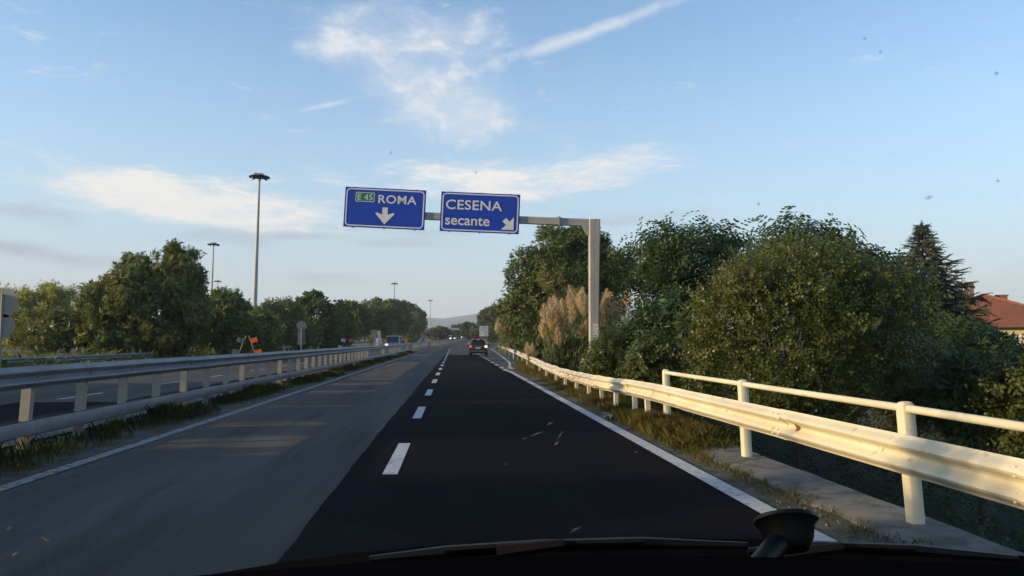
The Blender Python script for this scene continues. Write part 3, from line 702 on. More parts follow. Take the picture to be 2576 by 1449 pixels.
# ------------------------------------------------------------------ vegetation builders
def kite(base, tip, width, nrm, fold=.15, mid=.45):
    base, tip, nrm = np.asarray(base, float), np.asarray(tip, float), np.asarray(nrm, float)
    ax = tip - base; s = np.cross(ax, nrm); s /= np.linalg.norm(s) + 1e-9; mp = base + ax * mid
    return [base, mp + s * width + nrm * fold * width, tip, mp - s * width + nrm * fold * width]
def tmpl(kind, seed=0):
    r = np.random.default_rng(seed); V = []
    if kind == 'ovate':           # leafy twig, axis +z, about 0.5 long
        for i in range(11):
            t = .04 + .5 * i / 11; a = i * 2.4 + r.uniform(-.3, .3); d = np.array([math.cos(a), math.sin(a), r.uniform(.0, .7)]); d /= np.linalg.norm(d)
            b = np.array([0, 0, t]); nn = np.cross(d, np.cross([0, 0, 1], d)); nn /= np.linalg.norm(nn)
            V += kite(b + d * .015, b + d * r.uniform(.10, .14), .036, nn, .25)
    elif kind == 'pinnate':       # compound leaf lying along +x, drooping; a tuft of five of them round +z
        for f in range(5):
            a = f * 2 * math.pi / 5 + r.uniform(-.4, .4); dx = np.array([math.cos(a), math.sin(a), 0]); sd = np.array([-math.sin(a), math.cos(a), 0]); L0 = r.uniform(.55, .8)
            for i in range(7):
                t = (i + 1) / 7; c0 = dx * L0 * t + np.array([0, 0, .28 * math.sin(2.2 * t) - .22 * t * t])
                for s in (-1, 1):
                    tip = c0 + sd * s * (.15 * (1 - .45 * t)) + dx * .05 + np.array([0, 0, -.035]); V += kite(c0, tip, .026, np.array([0, 0, 1.]), .1)
    elif kind == 'frond':         # loose spray of drooping slender leaf groups for locust trees
        for f in range(9):
            a = r.uniform(0, 6.28); e = r.uniform(-.5, .9); d = np.array([math.cos(a) * math.cos(e), math.sin(a) * math.cos(e), math.sin(e)])
            b = d * r.uniform(0, .12) + np.array([0, 0, r.uniform(-.1, .25)]); tip = b + d * r.uniform(.24, .40) + np.array([0, 0, -.08])
            V += kite(b, tip, r.uniform(.035, .055), np.array([r.uniform(-.4, .4), r.uniform(-.4, .4), 1.]), .1)
    elif kind == 'clump':         # far away: a few broader faces
        for f in range(6):
            a = r.uniform(0, 6.28); e = r.uniform(-.6, .9); d = np.array([math.cos(a) * math.cos(e), math.sin(a) * math.cos(e), math.sin(e)])
            b = d * .05; V += kite(b, b + d * r.uniform(.35, .5), r.uniform(.08, .13), np.array([r.uniform(-.6, .6), r.uniform(-.6, .6), 1.]), .1)
    elif kind == 'willow':        # hanging narrow leaves
        for f in range(14):
            a = r.uniform(0, 6.28); rr_ = r.uniform(0, .15); b = np.array([rr_ * math.cos(a), rr_ * math.sin(a), r.uniform(-.35, .2)])
            V += kite(b, b + np.array([r.uniform(-.12, .12), r.uniform(-.12, .12), -r.uniform(.10, .18)]), .016, np.array([math.cos(a), math.sin(a), .3]), .1)
    elif kind == 'needle':        # flat spruce spray along +x
        for i in range(12):
            t = i / 11 * .5; b = np.array([t, 0, -.03 * t])
            for s in (-1, 1):
                V += kite(b, b + np.array([.09, s * (.15 * (1 - t * 1.2)), r.uniform(-.09, .02)]), .022, np.array([0, 0, 1.]), .0)
        V += kite([0, 0, 0], [.62, 0, -.03], .03, np.array([0, 1., .2]), 0)
    V = np.array(V).reshape(-1, 3); F = np.arange(len(V)).reshape(-1, 4); return V, F
def stamp(T, P, AX, S, r, axis='z', spin=True):
    """copy a template to points P with its axis along AX"""
    V, F = T; n = len(P); z = AX / np.linalg.norm(AX, axis=1, keepdims=True)
    h = r.normal(size=(n, 3)); 
    if not spin: h = np.tile(np.array([0, 0, 1.]), (n, 1))
    x = np.cross(h, z); x /= np.linalg.norm(x, axis=1, keepdims=True) + 1e-9; y_ = np.cross(z, x)
    if axis == 'z': Rm = np.stack([x, y_, z], axis=2)
    else: Rm = np.stack([z, x, y_], axis=2)
    W = np.einsum('nij,kj->nki', Rm, V) * S[:, None, None] + P[:, None, :]
    FF = (F[None] + (np.arange(n) * len(V))[:, None, None]).reshape(-1, F.shape[1])
    return W.reshape(-1, 3), FF
def lobes_auto(w_, d_, z0, z1, n, r, top=.0, irregular=.34):
    """main body plus smaller lobes round its upper surface; list of (centre, radii)"""
    h = z1 - z0; L0 = [(np.array([0, 0, z0 + h * .45]), np.array([w_ * .36, d_ * .36, h * .42]))]
    for i in range(n):
        a = 2.4 * i + r.uniform(-.4, .4); u = (i + .5) / n; e = math.asin(max(-1, min(1, -.75 + 1.7 * u)))
        k = r.uniform(.66, .84); cc = np.array([math.cos(a) * math.cos(e) * w_ * .5 * k, math.sin(a) * math.cos(e) * d_ * .5 * k, z0 + h * .5 + math.sin(e) * h * .5 * k])
        rad = r.uniform(.55, 1.1) * irregular * np.array([w_, d_, h * .8]) * .5
        L0.append((cc, rad))
    return L0
def add_tufts(lobes, k, r, rel=.30):
    L1 = list(lobes); big = lobes
    wts = np.array([q[0] * q[2] for _, q in big]); wts = wts / wts.sum()
    for _ in range(k):
        c_, q = big[int(r.choice(len(big), p=wts))]
        d = r.normal(size=3); d[2] = d[2] * .8 + .35; d /= np.linalg.norm(d)
        base = max(min(q[0], q[2]), .25 * max(w_[1][0] for w_ in big)); rad = base * rel * r.uniform(.5, 1.2)
        L1.append((c_ + d * q * r.uniform(.94, 1.26), np.array([rad * r.uniform(.8, 1.5), rad * r.uniform(.8, 1.4), rad * r.uniform(.6, 1.0)])))
    return L1
def crown_mesh(name, lobes, n, T, size, r, m, fill=.3, up=.35, droop=0.0, zmin=-99, tufts=0, cut=None):
    nb_ = len(lobes)
    if tufts: lobes = add_tufts(lobes, tufts, r)
    wgt = np.array([(rad[0] * rad[1] + rad[1] * rad[2] + rad[0] * rad[2]) for _, rad in lobes]); wgt /= wgt.sum()
    if tufts:
        wgt[:nb_] *= .42 / wgt[:nb_].sum(); wgt[nb_:] *= .58 / wgt[nb_:].sum()
    idx = r.choice(len(lobes), size=n * 2, p=wgt); C = np.array([l[0] for l in lobes]); Rd = np.array([l[1] for l in lobes])
    d = r.normal(size=(n * 2, 3)); d /= np.linalg.norm(d, axis=1, keepdims=True)
    rad = np.where(r.random(n * 2) < fill, r.uniform(.35, .8, n * 2), r.uniform(.82, 1.08, n * 2))
    P = C[idx] + d * Rd[idx] * rad[:, None]
    keep = np.ones(len(P), bool)
    for c_, q in lobes[:nb_]:
        ins = (((P - c_) / q) ** 2).sum(1) < .42; keep &= ~(ins & (r.random(len(P)) < .75))
    keep &= P[:, 2] > zmin
    if cut is not None: keep &= ~cut(P)
    P, d = P[keep][:n], d[keep][:n]
    AX = d + np.array([0, 0, up]) + r.normal(size=P.shape) * .45; AX[:, 2] -= droop
    W, FF = stamp(T, P, AX, r.uniform(.75, 1.3, len(P)) * size, r)
    return np_mesh(name, W, FF, m), P
def tree(label, base, w_, d_, z0, z1, nlobe, n, kind, size, m, seed, name='tree', cat='tree', group=None, fill=.3, up=.35, droop=0, lobes=None, trunk_r=.16, irregular=.34, trunk=True, twigs=40, tufts=None, cut=None):
    r = np.random.default_rng(seed); o = empty(name, base, label, cat, group)
    lb = lobes or lobes_auto(w_, d_, z0, z1, nlobe, r, irregular=irregular)
    me, P = crown_mesh('crown', lb, n, tmpl(kind, seed), size, r, m, fill, up, droop, tufts=(max(24, n // 34) if tufts is None else tufts), cut=cut); link('crown', me, o)
    if trunk:
        mb = MB(); zf = z0 + (z1 - z0) * .35
        mb.tube([(0, 0, -.4), (.06, .03, zf * .5), (-.03, 0, zf), (.02, 0, z0 + (z1 - z0) * .7)], [trunk_r, trunk_r * .85, trunk_r * .7, trunk_r * .3], 8)
        for c_, q in lb[1:]:
            s = Vector((0, 0, zf * r.uniform(.6, 1.1))); e = Vector(c_); mid = s.lerp(e, .5) + Vector((0, 0, .12 * (e - s).length))
            mb.tube([s, mid, e], [trunk_r * .42, trunk_r * .28, trunk_r * .10], 5, cap=False)
        for k in r.choice(len(P), min(twigs, len(P)), replace=False):
            c_ = min(lb, key=lambda l: np.sum((l[0] - P[k]) ** 2))[0]; mb.tube([Vector(c_), Vector(P[k])], [trunk_r * .10, .006], 3, cap=False)
        mb.build('trunk', M['bark'], o, smooth=60)
    return o
def gbase_at(px, Z):
    p = at(px, 858, Z); return Vector((p.x, p.y, ground_z(p.x, p.y)))
def size_at(px_len, Z): return px_len * Z / FPX
def top_z(py, Z): return CAM_H + (857.6 - py) * Z / FPX
def tree_px(label, xa, xb, ytop, Z, ybot=None, **k):
    """a tree filling x from xa to xb with its top at ytop (pixels in the wide copy), Z metres ahead"""
    b = gbase_at((xa + xb) / 2, Z); w_ = size_at(xb - xa, Z); z1 = top_z(ytop, Z) - b.z
    z0 = (top_z(ybot, Z) - b.z) if ybot else z1 * .12
    k.setdefault('d_', w_ * .9)
    return tree(label, b, w_, k.pop('d_'), z0, z1, **k)
def lobes_px(b, Z, lst, depth=.9):
    """lobes given in pixels: (x, y, rx, ry)"""
    out_ = []
    for (x, y, rx, ry) in lst:
        p = at(x, y, Z) - b; q = size_at(rx, Z); out_.append((np.array([p.x, p.y + random.uniform(-.3, .3) * q, p.z]), np.array([q, q * depth, size_at(ry, Z)])))
    return out_

# ---- right-hand side
random.seed(21)
b = gbase_at(2000, 17.5)
tree('dense round leafy green tree close behind the cream guardrail', b, 0, 0, .6, 5.4, 0, 8200, 'ovate', .62, M['bush'], 31, 'leafy_tree', fill=.5, up=.3, trunk_r=.10, twigs=0,
     lobes=lobes_px(b, 17.5, [(2000, 830, 215, 170), (1935, 720, 110, 75), (2050, 710, 120, 70), (1870, 800, 95, 90), (2130, 790, 100, 95), (1830, 900, 85, 95), (2160, 900, 95, 110), (1985, 690, 80, 45), (2100, 740, 90, 60), (1800, 960, 60, 70), (1950, 950, 140, 90), (2080, 960, 120, 90), (2190, 960, 70, 70), (1890, 730, 60, 50), (2170, 740, 50, 40)]))
b = gbase_at(2050, 24)
tree('tall tree with feathery pinnate fronds showing above the round leafy tree', b, 0, 0, 2, 8, 0, 230, 'pinnate', 1.35, M['ailanthus'], 33, 'pinnate_tree', group='pinnate-leaved trees', fill=.15, up=.7, trunk_r=.09, tufts=0,
     lobes=lobes_px(b, 24, [(1985, 620, 62, 50), (1950, 640, 45, 40), (2040, 640, 55, 40), (2100, 650, 50, 40), (2140, 680, 55, 40), (2060, 700, 120, 60), (2190, 720, 50, 50), (2220, 760, 50, 60), (2005, 600, 35, 26)]))
b = gbase_at(1750, 31)
tree('dark pinnate tree with forked stems and open crown right of the gantry column', b, 0, 0, 2, 8, 0, 300, 'pinnate', 1.45, M['ailanthus'], 34, 'pinnate_tree', group='pinnate-leaved trees', fill=.2, up=.6, trunk_r=.11, tufts=16,
     lobes=lobes_px(b, 31, [(1735, 650, 95, 55), (1680, 665, 75, 50), (1640, 690, 60, 45), (1800, 655, 75, 50), (1850, 670, 60, 55), (1700, 620, 45, 30), (1735, 608, 35, 24), (1790, 622, 45, 26), (1620, 710, 45, 30), (1820, 690, 70, 30), (1880, 700, 55, 50)]))
for i, (xa, xb, yt, yb, Zz, lb) in enumerate([(1570, 1700, 755, 960, 27, 'dark shaded bush right of the gantry column, next to it'), (1660, 1800, 730, 980, 23, 'dark shaded bush between the column and the round leafy tree'), (1590, 1720, 860, 1010, 20, 'low dark bush behind the guardrail where its handrail begins'),
                                           (1480, 1600, 850, 960, 27, 'low green bush at the foot of the gantry column')]):
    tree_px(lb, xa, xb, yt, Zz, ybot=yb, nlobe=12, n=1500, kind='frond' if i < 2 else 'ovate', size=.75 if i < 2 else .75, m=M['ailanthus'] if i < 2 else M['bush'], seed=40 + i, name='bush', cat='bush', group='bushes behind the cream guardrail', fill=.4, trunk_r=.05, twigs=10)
b = gbase_at(1425, 50)
tree('tall locust tree behind the pampas plumes and the gantry column', b, 0, 0, 1, 9, 0, 5000, 'frond', 1.05, M['robinia2'], 35, 'locust_tree', group='locust trees', fill=.35, up=.25, droop=.15, trunk_r=.2,
     lobes=lobes_px(b, 50, [(1430, 740, 120, 120), (1400, 620, 55, 40), (1385, 590, 30, 22), (1440, 615, 45, 35), (1350, 665, 60, 40), (1320, 690, 45, 40), (1310, 745, 40, 50), (1480, 650, 60, 45), (1520, 690, 50, 45), (1545, 680, 28, 30), (1530, 740, 50, 50), (1420, 680, 90, 60), (1330, 800, 60, 60), (1320, 840, 50, 40), (1400, 840, 110, 50), (1500, 620, 30, 25)]))
# spruce
def spruce(label, base, H, Rb, seed):
    r = np.random.default_rng(seed); o = empty('spruce_tree', base, label, 'spruce')
    P, AX, S = [], [], []; mb = MB(); mb.tube([(0, 0, -.5), (0, 0, H * .5), (0, 0, H)], [.22, .13, .015], 8)
    z = H * .12; k = 0
    while z < H - .15:
        f = 1 - z / H; nb = 7 if f > .3 else 5
        for j in range(nb):
            a = j * 2 * math.pi / nb + k * .9 + r.uniform(-.3, .3); Lb = min(Rb * f ** 1.15, 2.5) * r.uniform(.7, 1.12) + .10
            prev = Vector((0, 0, z)); m_ = max(3, int(Lb / .25)); pts_ = [prev]
            for q in range(1, m_ + 1):
                t = q / m_; e = Vector((math.cos(a) * Lb * t, math.sin(a) * Lb * t, z + Lb * (.25 * t - .62 * t * t + .42 * t ** 3))); pts_.append(e)
                dv = (e - prev).normalized()
                for rep in range(4):
                    P.append(np.array(e) + r.normal(size=3) * .05); ax = np.array(dv) + r.normal(size=3) * .35; ax[2] -= r.uniform(0, .5); AX.append(ax); S.append(r.uniform(.9, 1.5) * min(1.05, .42 + 2.2 * f))
                prev = e
            mb.tube(pts_, [.035 * (1 - i / len(pts_)) + .006 for i in range(len(pts_))], 4, cap=False)
        z += .34 if f > .25 else .24; k += 1
    for q in range(7): P.append(np.array([0, 0, H - .5 + q * .07])); AX.append(r.normal(size=3) * .45 + np.array([0, 0, 1.6])); S.append(.42)
    W, FF = stamp(tmpl('needle', seed), np.array(P), np.array(AX), np.array(S), r, axis='x', spin=False)
    link('needles', np_mesh('needles', W, FF, M['spruce']), o); mb.build('trunk', M['bark'], o, smooth=60); return o
b = gbase_at(2328, 44); spruce('dark spruce with pointed top and drooping branches left of the tiled house', b, top_z(558, 44) - b.z, 6.4, 51)
for i, (xa, xb, yt, yb, Zz, lb, kd) in enumerate([
        (2195, 2310, 775, 980, 27, 'dark feathery tree standing below and left of the spruce', 'pinnate'), (2310, 2460, 800, 1000, 30, 'dark feathery tree standing right below the spruce', 'pinnate'),
        (2420, 2550, 838, 1030, 24, 'dark low tree in front of the tiled house', 'frond'), (2200, 2360, 870, 1080, 20, 'shaded shrub under the trees behind the near handrail', 'ovate'),
        (2350, 2550, 905, 1120, 17.5, 'shaded shrub below the house at the right edge', 'frond'), (2500, 2700, 890, 1200, 16, 'shaded shrub nearest the right edge beyond the handrail', 'ovate')]):
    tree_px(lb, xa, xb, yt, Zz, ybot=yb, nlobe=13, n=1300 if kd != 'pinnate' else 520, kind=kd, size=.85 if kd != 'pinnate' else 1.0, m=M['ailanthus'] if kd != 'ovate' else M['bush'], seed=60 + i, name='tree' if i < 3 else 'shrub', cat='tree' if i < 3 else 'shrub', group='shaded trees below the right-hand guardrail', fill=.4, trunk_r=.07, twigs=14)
# undergrowth in the dip
def scatter_leaves(name, pts_, T, size, m, seed, up=.8):
    r = np.random.default_rng(seed); P = np.array(pts_); AX = r.normal(size=P.shape) * .5 + np.array([0, 0, up]); W, FF = stamp(T, P, AX, r.uniform(.6, 1.4, len(P)) * size, r)
    return link(name, np_mesh(name, W, FF, m))
r = np.random.default_rng(77); pp = []
while len(pp) < 10500:
    x, y = r.uniform(4.1, 26), r.uniform(-1, 34)
    if y > 12 and x < 4.4: continue
    pp.append((x, y, ground_z(x, y) + r.uniform(0, 1.1 if x > 5 else .3)))
tag(scatter_leaves('undergrowth', pp, tmpl('ovate', 3), .8, M['ailanthus'], 78), kind='stuff')

# giant reed with plumes
def blade(r, L, w_, lean, z0):
    """arching ribbon leaf; returns 5x2 verts"""
    a = r.uniform(0, 6.28); d = np.array([math.cos(a), math.sin(a), 0]); s = np.array([-math.sin(a), math.cos(a), 0]); out_ = []
    for i in range(5):
        t = i / 4; c0 = d * L * lean * (t ** 1.3) + np.array([0, 0, z0 + L * (t * .9 - .62 * t ** 2.4 * lean * 1.3)]); ww = w_ * (1 - t) ** .7 * (.5 + t if t < .5 else 1)
        out_ += [c0 - s * ww, c0 + s * ww]
    return out_
BF = np.array([(0, 1, 3, 2), (2, 3, 5, 4), (4, 5, 7, 6), (6, 7, 9, 8)])
def plume_mesh(seed):
    r = np.random.default_rng(seed); V = []
    for i in range(420):
        t = r.random(); z = .85 * t; rad = .24 * math.sin(math.pi * min(t * .80 + .16, 1)) * r.uniform(.2, 1)
        a = r.uniform(0, 6.28); b0 = np.array([rad * .3 * math.cos(a), rad * .3 * math.sin(a), z]); tip = b0 + np.array([math.cos(a) * rad * 1.1, math.sin(a) * rad * 1.1, r.uniform(.07, .16)])
        V += kite(b0, tip, .013, np.array([-math.sin(a), math.cos(a), .2]), 0)
    V = np.array(V); V[:, 0] += .16 * (V[:, 2] / .9) ** 2
    return np_mesh('plume', V, np.arange(len(V)).reshape(-1, 4), M['plume'])
PL = [plume_mesh(i) for i in range(3)]
def reeds(label, b, stems, nblade, seed, m, group=None, plume_s=1.0):
    """stems: list of plume base points relative to b"""
    r = np.random.default_rng(seed); o = empty('giant_reed', b, label, 'reed clump', group); mb = MB(); V, F = [], []
    for (x, y, z) in stems:
        bx, by = x * .72 + r.uniform(-.15, .15), y * .7; 
        mb.tube([(bx, by, -.1), ((bx + x) / 2 + .02, (by + y) / 2, z * .55), (x, y, z)], [.018, .014, .008], 4, cap=False)
        for k in range(6):
            t = r.uniform(.3, .95); q = np.array(blade(r, r.uniform(.5, .9), .026, r.uniform(.5, .9), 0)) + np.array([bx + (x - bx) * t, by + (y - by) * t, z * t]); F.append(BF + len(V) * 10); V.append(q)
        p = link('plume', PL[int(r.integers(3))], o, (x, y, z - .05), (r.uniform(-.25, .25), r.uniform(-.25, .25) + (.28 if x > 0 else -.22), r.uniform(0, 6.3))); s = plume_s * r.uniform(.75, 1.15); p.scale = (s, s, s * 1.05)
    xs = [s[0] for s in stems]; ys = [s[1] for s in stems]; zm = max(s[2] for s in stems)
    for k in range(nblade):
        x, y = r.uniform(min(xs), max(xs)), r.uniform(min(ys) - .3, max(ys) + .3); zz = r.uniform(0, zm * .85)
        q = np.array(blade(r, r.uniform(.5, 1.0), .030, r.uniform(.5, 1.0), 0)) + np.array([x, y, zz]); F.append(BF + len(V) * 10); V.append(q)
    V = np.concatenate(V); F = np.concatenate(F)
    link('leaves', np_mesh('leaves', V, F, m), o); mb.build('stalks', m, o); return o
b = gbase_at(1450, 37)
pl = [(1372, 850), (1385, 830), (1395, 800), (1378, 812), (1398, 835), (1412, 790), (1425, 800), (1410, 822), (1432, 812), (1440, 780), (1448, 800), (1452, 775), (1462, 798), (1470, 770), (1478, 790), (1460, 760), (1515, 775), (1522, 768), (1530, 790), (1536, 765), (1512, 790), (1543, 778), (1550, 790), (1420, 845), (1440, 830), (1565, 775), (1575, 790), (1580, 770), (1555, 850), (1405, 868), (1460, 850), (1520, 820)]
st = []
rs = np.random.default_rng(9)
for (x, y) in pl:
    p = at(x, y, 37) - b; st.append((p.x, p.y + rs.uniform(-.8, 1.2), max(p.z, .5)))
reeds('tall giant reed clump with many pinkish feathery plumes behind the gantry column', b, st, 1500, 91, M['reed'], 'plumed reed clumps')
b = gbase_at(1266, 88); st = [(at(x, y, 88) - b) for x, y in ((1252, 838), (1258, 830), (1264, 826), (1270, 835), (1276, 828), (1282, 836), (1288, 842))]
reeds('far small reed clump with plumes past the end of the guardrail', b, [(p.x, p.y + rs.uniform(-.5, .5), max(p.z, .5)) for p in st], 500, 92, M['reed'], 'plumed reed clumps', 1.5)
b = gbase_at(1340, 42); st = [(at(x, y, 42) - b) for x, y in ((1336, 888), (1342, 898), (1329, 893))]
reeds('low reeds with three bent plumes just behind the rusty guardrail', b, [(p.x, p.y, max(p.z, .4)) for p in st], 60, 93, M['reed'], 'plumed reed clumps', .75)
for i, (xa, xb, yt, yb, Zz, lb) in enumerate([(1385, 1450, 872, 920, 37, 'leafy green weed patch left of the gantry foot'), (1440, 1490, 862, 930, 38, 'bright green weed patch touching the gantry foot'), (1320, 1375, 862, 890, 52, 'low weed patch behind the far part of the cream guardrail'), (1282, 1330, 845, 872, 75, 'bush beside the slip road before the far reeds')]):
    tree_px(lb, xa, xb, yt, Zz, ybot=yb, nlobe=9, n=700, kind='ovate', size=.95, m=M['weedgreen'], seed=110 + i, name='bush', cat='bush', group='bushes behind the cream guardrail', fill=.4, trunk_r=.03, twigs=0)
for i, (xa, xb, yt, Zz, lb) in enumerate([(1200, 1275, 768, 235, 'rounded tree far down the right side above the white arrow signs'), (1262, 1300, 800, 125, 'small dark tree between the far reeds and the tall locust tree'), (1228, 1262, 815, 265, 'low tree right behind the white arrow signs')]):
    tree_px(lb, xa, xb, yt, Zz, nlobe=14, n=1300, kind='clump', size=1.25 + max(0, Zz - 130) / 130, m=M['robinia2'], seed=120 + i, group='trees along the far right side', droop=.1, trunk_r=.15, twigs=0)

# ---- left-hand side
b = gbase_at(350, 58)
tree('biggest tree on the left, a broad many-topped locust behind the grey guardrails', b, 0, 0, .5, 9, 0, 8500, 'frond', 1.15, M['robinia'], 36, 'locust_tree', group='locust trees', fill=.5, up=.25, droop=.1, trunk_r=.22,
     lobes=lobes_px(b, 58, [(375, 785, 115, 90), (455, 668, 44, 40), (470, 715, 42, 50), (440, 632, 24, 18), (478, 645, 18, 20), (415, 650, 24, 20), (355, 690, 42, 36), (340, 655, 24, 16), (365, 668, 22, 18), (300, 728, 42, 32), (285, 700, 20, 14), (312, 700, 18, 14), (265, 785, 65, 52), (225, 765, 36, 28), (240, 732, 26, 14), (468, 770, 36, 55), (200, 825, 64, 48), (130, 850, 66, 38), (300, 840, 100, 48), (430, 850, 85, 40), (400, 735, 62, 48), (410, 770, 85, 60), (440, 720, 50, 50), (505, 700, 14, 16), (500, 740, 18, 22)]))
b = gbase_at(100, 72)
tree('yellowing willow at the left edge, paler than all other trees', b, 0, 0, .5, 7, 0, 3200, 'willow', 2.0, M['willow'], 37, 'willow_tree', fill=.3, up=.1, trunk_r=.14,
     lobes=lobes_px(b, 72, [(130, 745, 45, 30), (90, 760, 55, 35), (160, 770, 35, 40), (60, 800, 60, 45), (110, 820, 75, 50), (40, 840, 50, 45), (120, 725, 25, 14), (20, 760, 30, 25)]))
row = [(500, 640, 735, 70, 'pointed small tree right of the big locust, left of the nearest mast'), (595, 700, 790, 64, 'ivy-tangled bush behind the near orange trestle'), (640, 760, 757, 92, 'tree just right of the nearest mast foot'), (740, 850, 738, 108, 'tallest tree of the row, above the round sign back'),
       (830, 920, 757, 138, 'tree left of the far mast in the row'), (890, 980, 752, 172, 'tree in the row behind the small white notice'), (955, 1025, 748, 216, 'tree at the foot of the far mast in the row'), (1000, 1056, 760, 275, 'last tree of the row before the hill opens'), (1015, 1058, 790, 262, 'darker low tree ending the row beside the road'),
       (690, 790, 800, 96, 'low dark bush below the row, left of the round sign back'), (560, 640, 800, 60, 'low bush between the big locust and the near trestle'), (800, 880, 800, 112, 'low dark bush behind the second orange trestle')]
for i, (xa, xb, yt, Zz, lb) in enumerate(row):
    tree_px(lb, xa - 8, xb + 8, yt, Zz, nlobe=13, n=1500, kind='frond' if Zz < 100 else 'clump', size=1.35 if Zz < 100 else 1.2 + (Zz - 100) / 130, m=M['robinia'] if i % 3 else M['robinia2'], seed=140 + i, name='tree', group='row of trees beyond the opposite road', droop=.1, trunk_r=.14, fill=.35, twigs=10, irregular=.42)
for i, (xa, xb, yt, Zz, lb) in enumerate([(1066, 1135, 824, 300, 'far yellowish tree left of the distant gantry post'), (1100, 1165, 832, 380, 'far green trees under the distant gantry'), (1150, 1215, 812, 330, 'far rounded tree right of the distant gantry'), (1170, 1230, 830, 300, 'far low tree right behind the lead car')]):
    tree_px(lb, xa, xb, yt, Zz, nlobe=12, n=600, kind='clump', size=2.6, m=M['far'], seed=160 + i, group='distant roadside trees', trunk_r=.2, twigs=0)
# unseen trees added beyond the frame on the left to shade the road
HOLES = [(9.1, 1.0, 3.6, 5.7), (11.6, .85, 3.7, 5.6), (15.6, .62, 3.7, 5.6), (6.9, 1.2, 5.0, 6.9), (20.8, 1.1, 3.6, 5.6), (25.4, 1.3, 3.6, 5.7)]  # gaps cut through the crowns along the sun's rays for light patches
LOOKS = ['tall', 'leafy', 'broad']
for i in range(22):
    yy = -32 + 2.75 * i; r = np.random.default_rng(200 + i); hh = 6.35 + .35 * math.sin(i * 1.7) + r.uniform(-.25, .25)
    bx = -24.5 + r.uniform(-.5, .5); bb = Vector((bx, yy, ground_z(-24.5, yy)))
    def cut(P, yy=yy, gz=bb.z, bx_=bx):
        k_ = np.zeros(len(P), bool)
        for (hy, hw, h0, h1) in HOLES: k_ |= (np.abs(P[:, 1] + yy - .158 * (P[:, 0] + bx_ + 24.5) - hy) < hw) & (P[:, 2] + gz + .234 * (P[:, 0] + bx_ + 24.5) > h0) & (P[:, 2] + gz + .234 * (P[:, 0] + bx_ + 24.5) < h1)
        return k_
    tree('unseen locust tree of a belt added left of the view to shade the road', bb, 4.4, 3.4, .1, hh, 9, 1250, 'frond', 1.6, M['robinia2'], 210 + i, 'locust_tree', group='unseen shade tree belt left of the view', fill=.5, trunk_r=.12, twigs=0, tufts=0, cut=cut)

# ---- grasses and weeds on the verges
def grass(name, pts_, hgt, m, seed, lean=.45, wid=.0017):
    r = np.random.default_rng(seed); P = np.array(pts_); n = len(P); a = r.uniform(0, 6.28, n); h = r.uniform(.4, 1.2, n) * hgt if np.isscalar(hgt) else r.uniform(.5, 1.15, n) * np.array(hgt)
    s = np.stack([-np.sin(a), np.cos(a), np.zeros(n)], 1) * (wid * (1 + h[:, None] * 2)); l = r.uniform(.1, 1, n) * lean * h; d = np.stack([np.cos(a) * l, np.sin(a) * l, h], 1)
    mid = P + d * np.array([.35, .35, .6]); tip = P + d
    V = np.stack([P - s, P + s, mid + s * .8, tip, mid - s * .8], 1).reshape(-1, 3); F = np.arange(n * 5).reshape(-1, 5)
    return tag(link(name, np_mesh(name, V, F, m)), kind='stuff')
r = np.random.default_rng(300)
pp, hh = [], []
for k in range(260):                      # weed tufts along the left verge
    y0 = 3 + 100 * r.random() ** 1.7; l0 = r.uniform(-5.8, -5.0) + .12 * math.sin(y0 * 1.3); big = r.uniform(.05, .30) * (.35 + .65 * (math.sin(y0 * .9) > -.4))
    for q in range(int(120 * big / .2)):
        x, y = l0 + r.normal() * .14, y0 + r.normal() * .30
        if x > -4.82 + .06 * math.sin(y * 3): continue
        pp.append((x, y, -.02 + rise(y))); hh.append(big)
grass('verge_weeds', pp, hh, M['weed'], 301, lean=.7)
pp, hh = [], []
for k in range(150):
    y0 = 6 + 70 * r.random() ** 1.5; l0 = r.uniform(-5.9, -5.3); big = r.uniform(.08, .28)
    for q in range(80):
        x, y = l0 + r.normal() * .12, y0 + r.normal() * .4; pp.append((x, y, -.02)); hh.append(big)
grass('verge_grass', pp, hh, M['weedgreen'], 302, lean=.6)
pp, hh = [], []
for k in range(300):                      # right shoulder: thick grass from the end of the coping on
    y0 = 12.3 + 45 * r.random() ** 1.4; lo_ = right_edge(y0) + .25; l0 = r.uniform(lo_ + .15, lo_ + 1.1); big = r.uniform(.06, .22) * (1 if l0 > lo_ + .45 else .35)
    for q in range(170):
        x, y = l0 + r.normal() * .16, y0 + r.normal() * .24
        if x < lo_ - .12 or y < 9.7: continue
        pp.append((x, y, -.03)); hh.append(big)
for k in range(70):
    y0 = r.uniform(11.0, 15.5); l0 = r.uniform(3.15, 3.8); big = r.uniform(.12, .28) * min(1, (y0 - 10.4) / 1.5)
    for q in range(230):
        x, y = l0 + r.normal() * .14, y0 + r.normal() * .22
        if x > 3.02: pp.append((x, y, -.01)); hh.append(big)
for k in range(90):                       # sparse tufts and moss on the coping joint
    y0 = r.uniform(2.2, 12); l0 = 3.22 + r.normal() * .09
    for q in range(26):
        pp.append((l0 + r.normal() * .06, y0 + r.normal() * .12, -.01)); hh.append(r.uniform(.03, .10))
grass('shoulder_grass', pp, hh, M['weed'], 303, lean=.75)
pp = []
for k in range(900):
    y = 17 + 60 * r.random() ** 1.3; lo_ = rr(y)[0] + .3; x = r.uniform(lo_, lo_ + 2.0); pp.append((x, y, ground_z(x, y) + r.uniform(0, .35)))
tag(scatter_leaves('shoulder_weeds', pp, tmpl('ovate', 5), .62, M['weedgreen'], 304), kind='stuff')
pp = []
for k in range(1600):
    y = 34 + 120 * r.random() ** 1.3; x = r.uniform(-24, -19.2); pp.append((x, y, ground_z(x, y) + r.uniform(0, .5)))
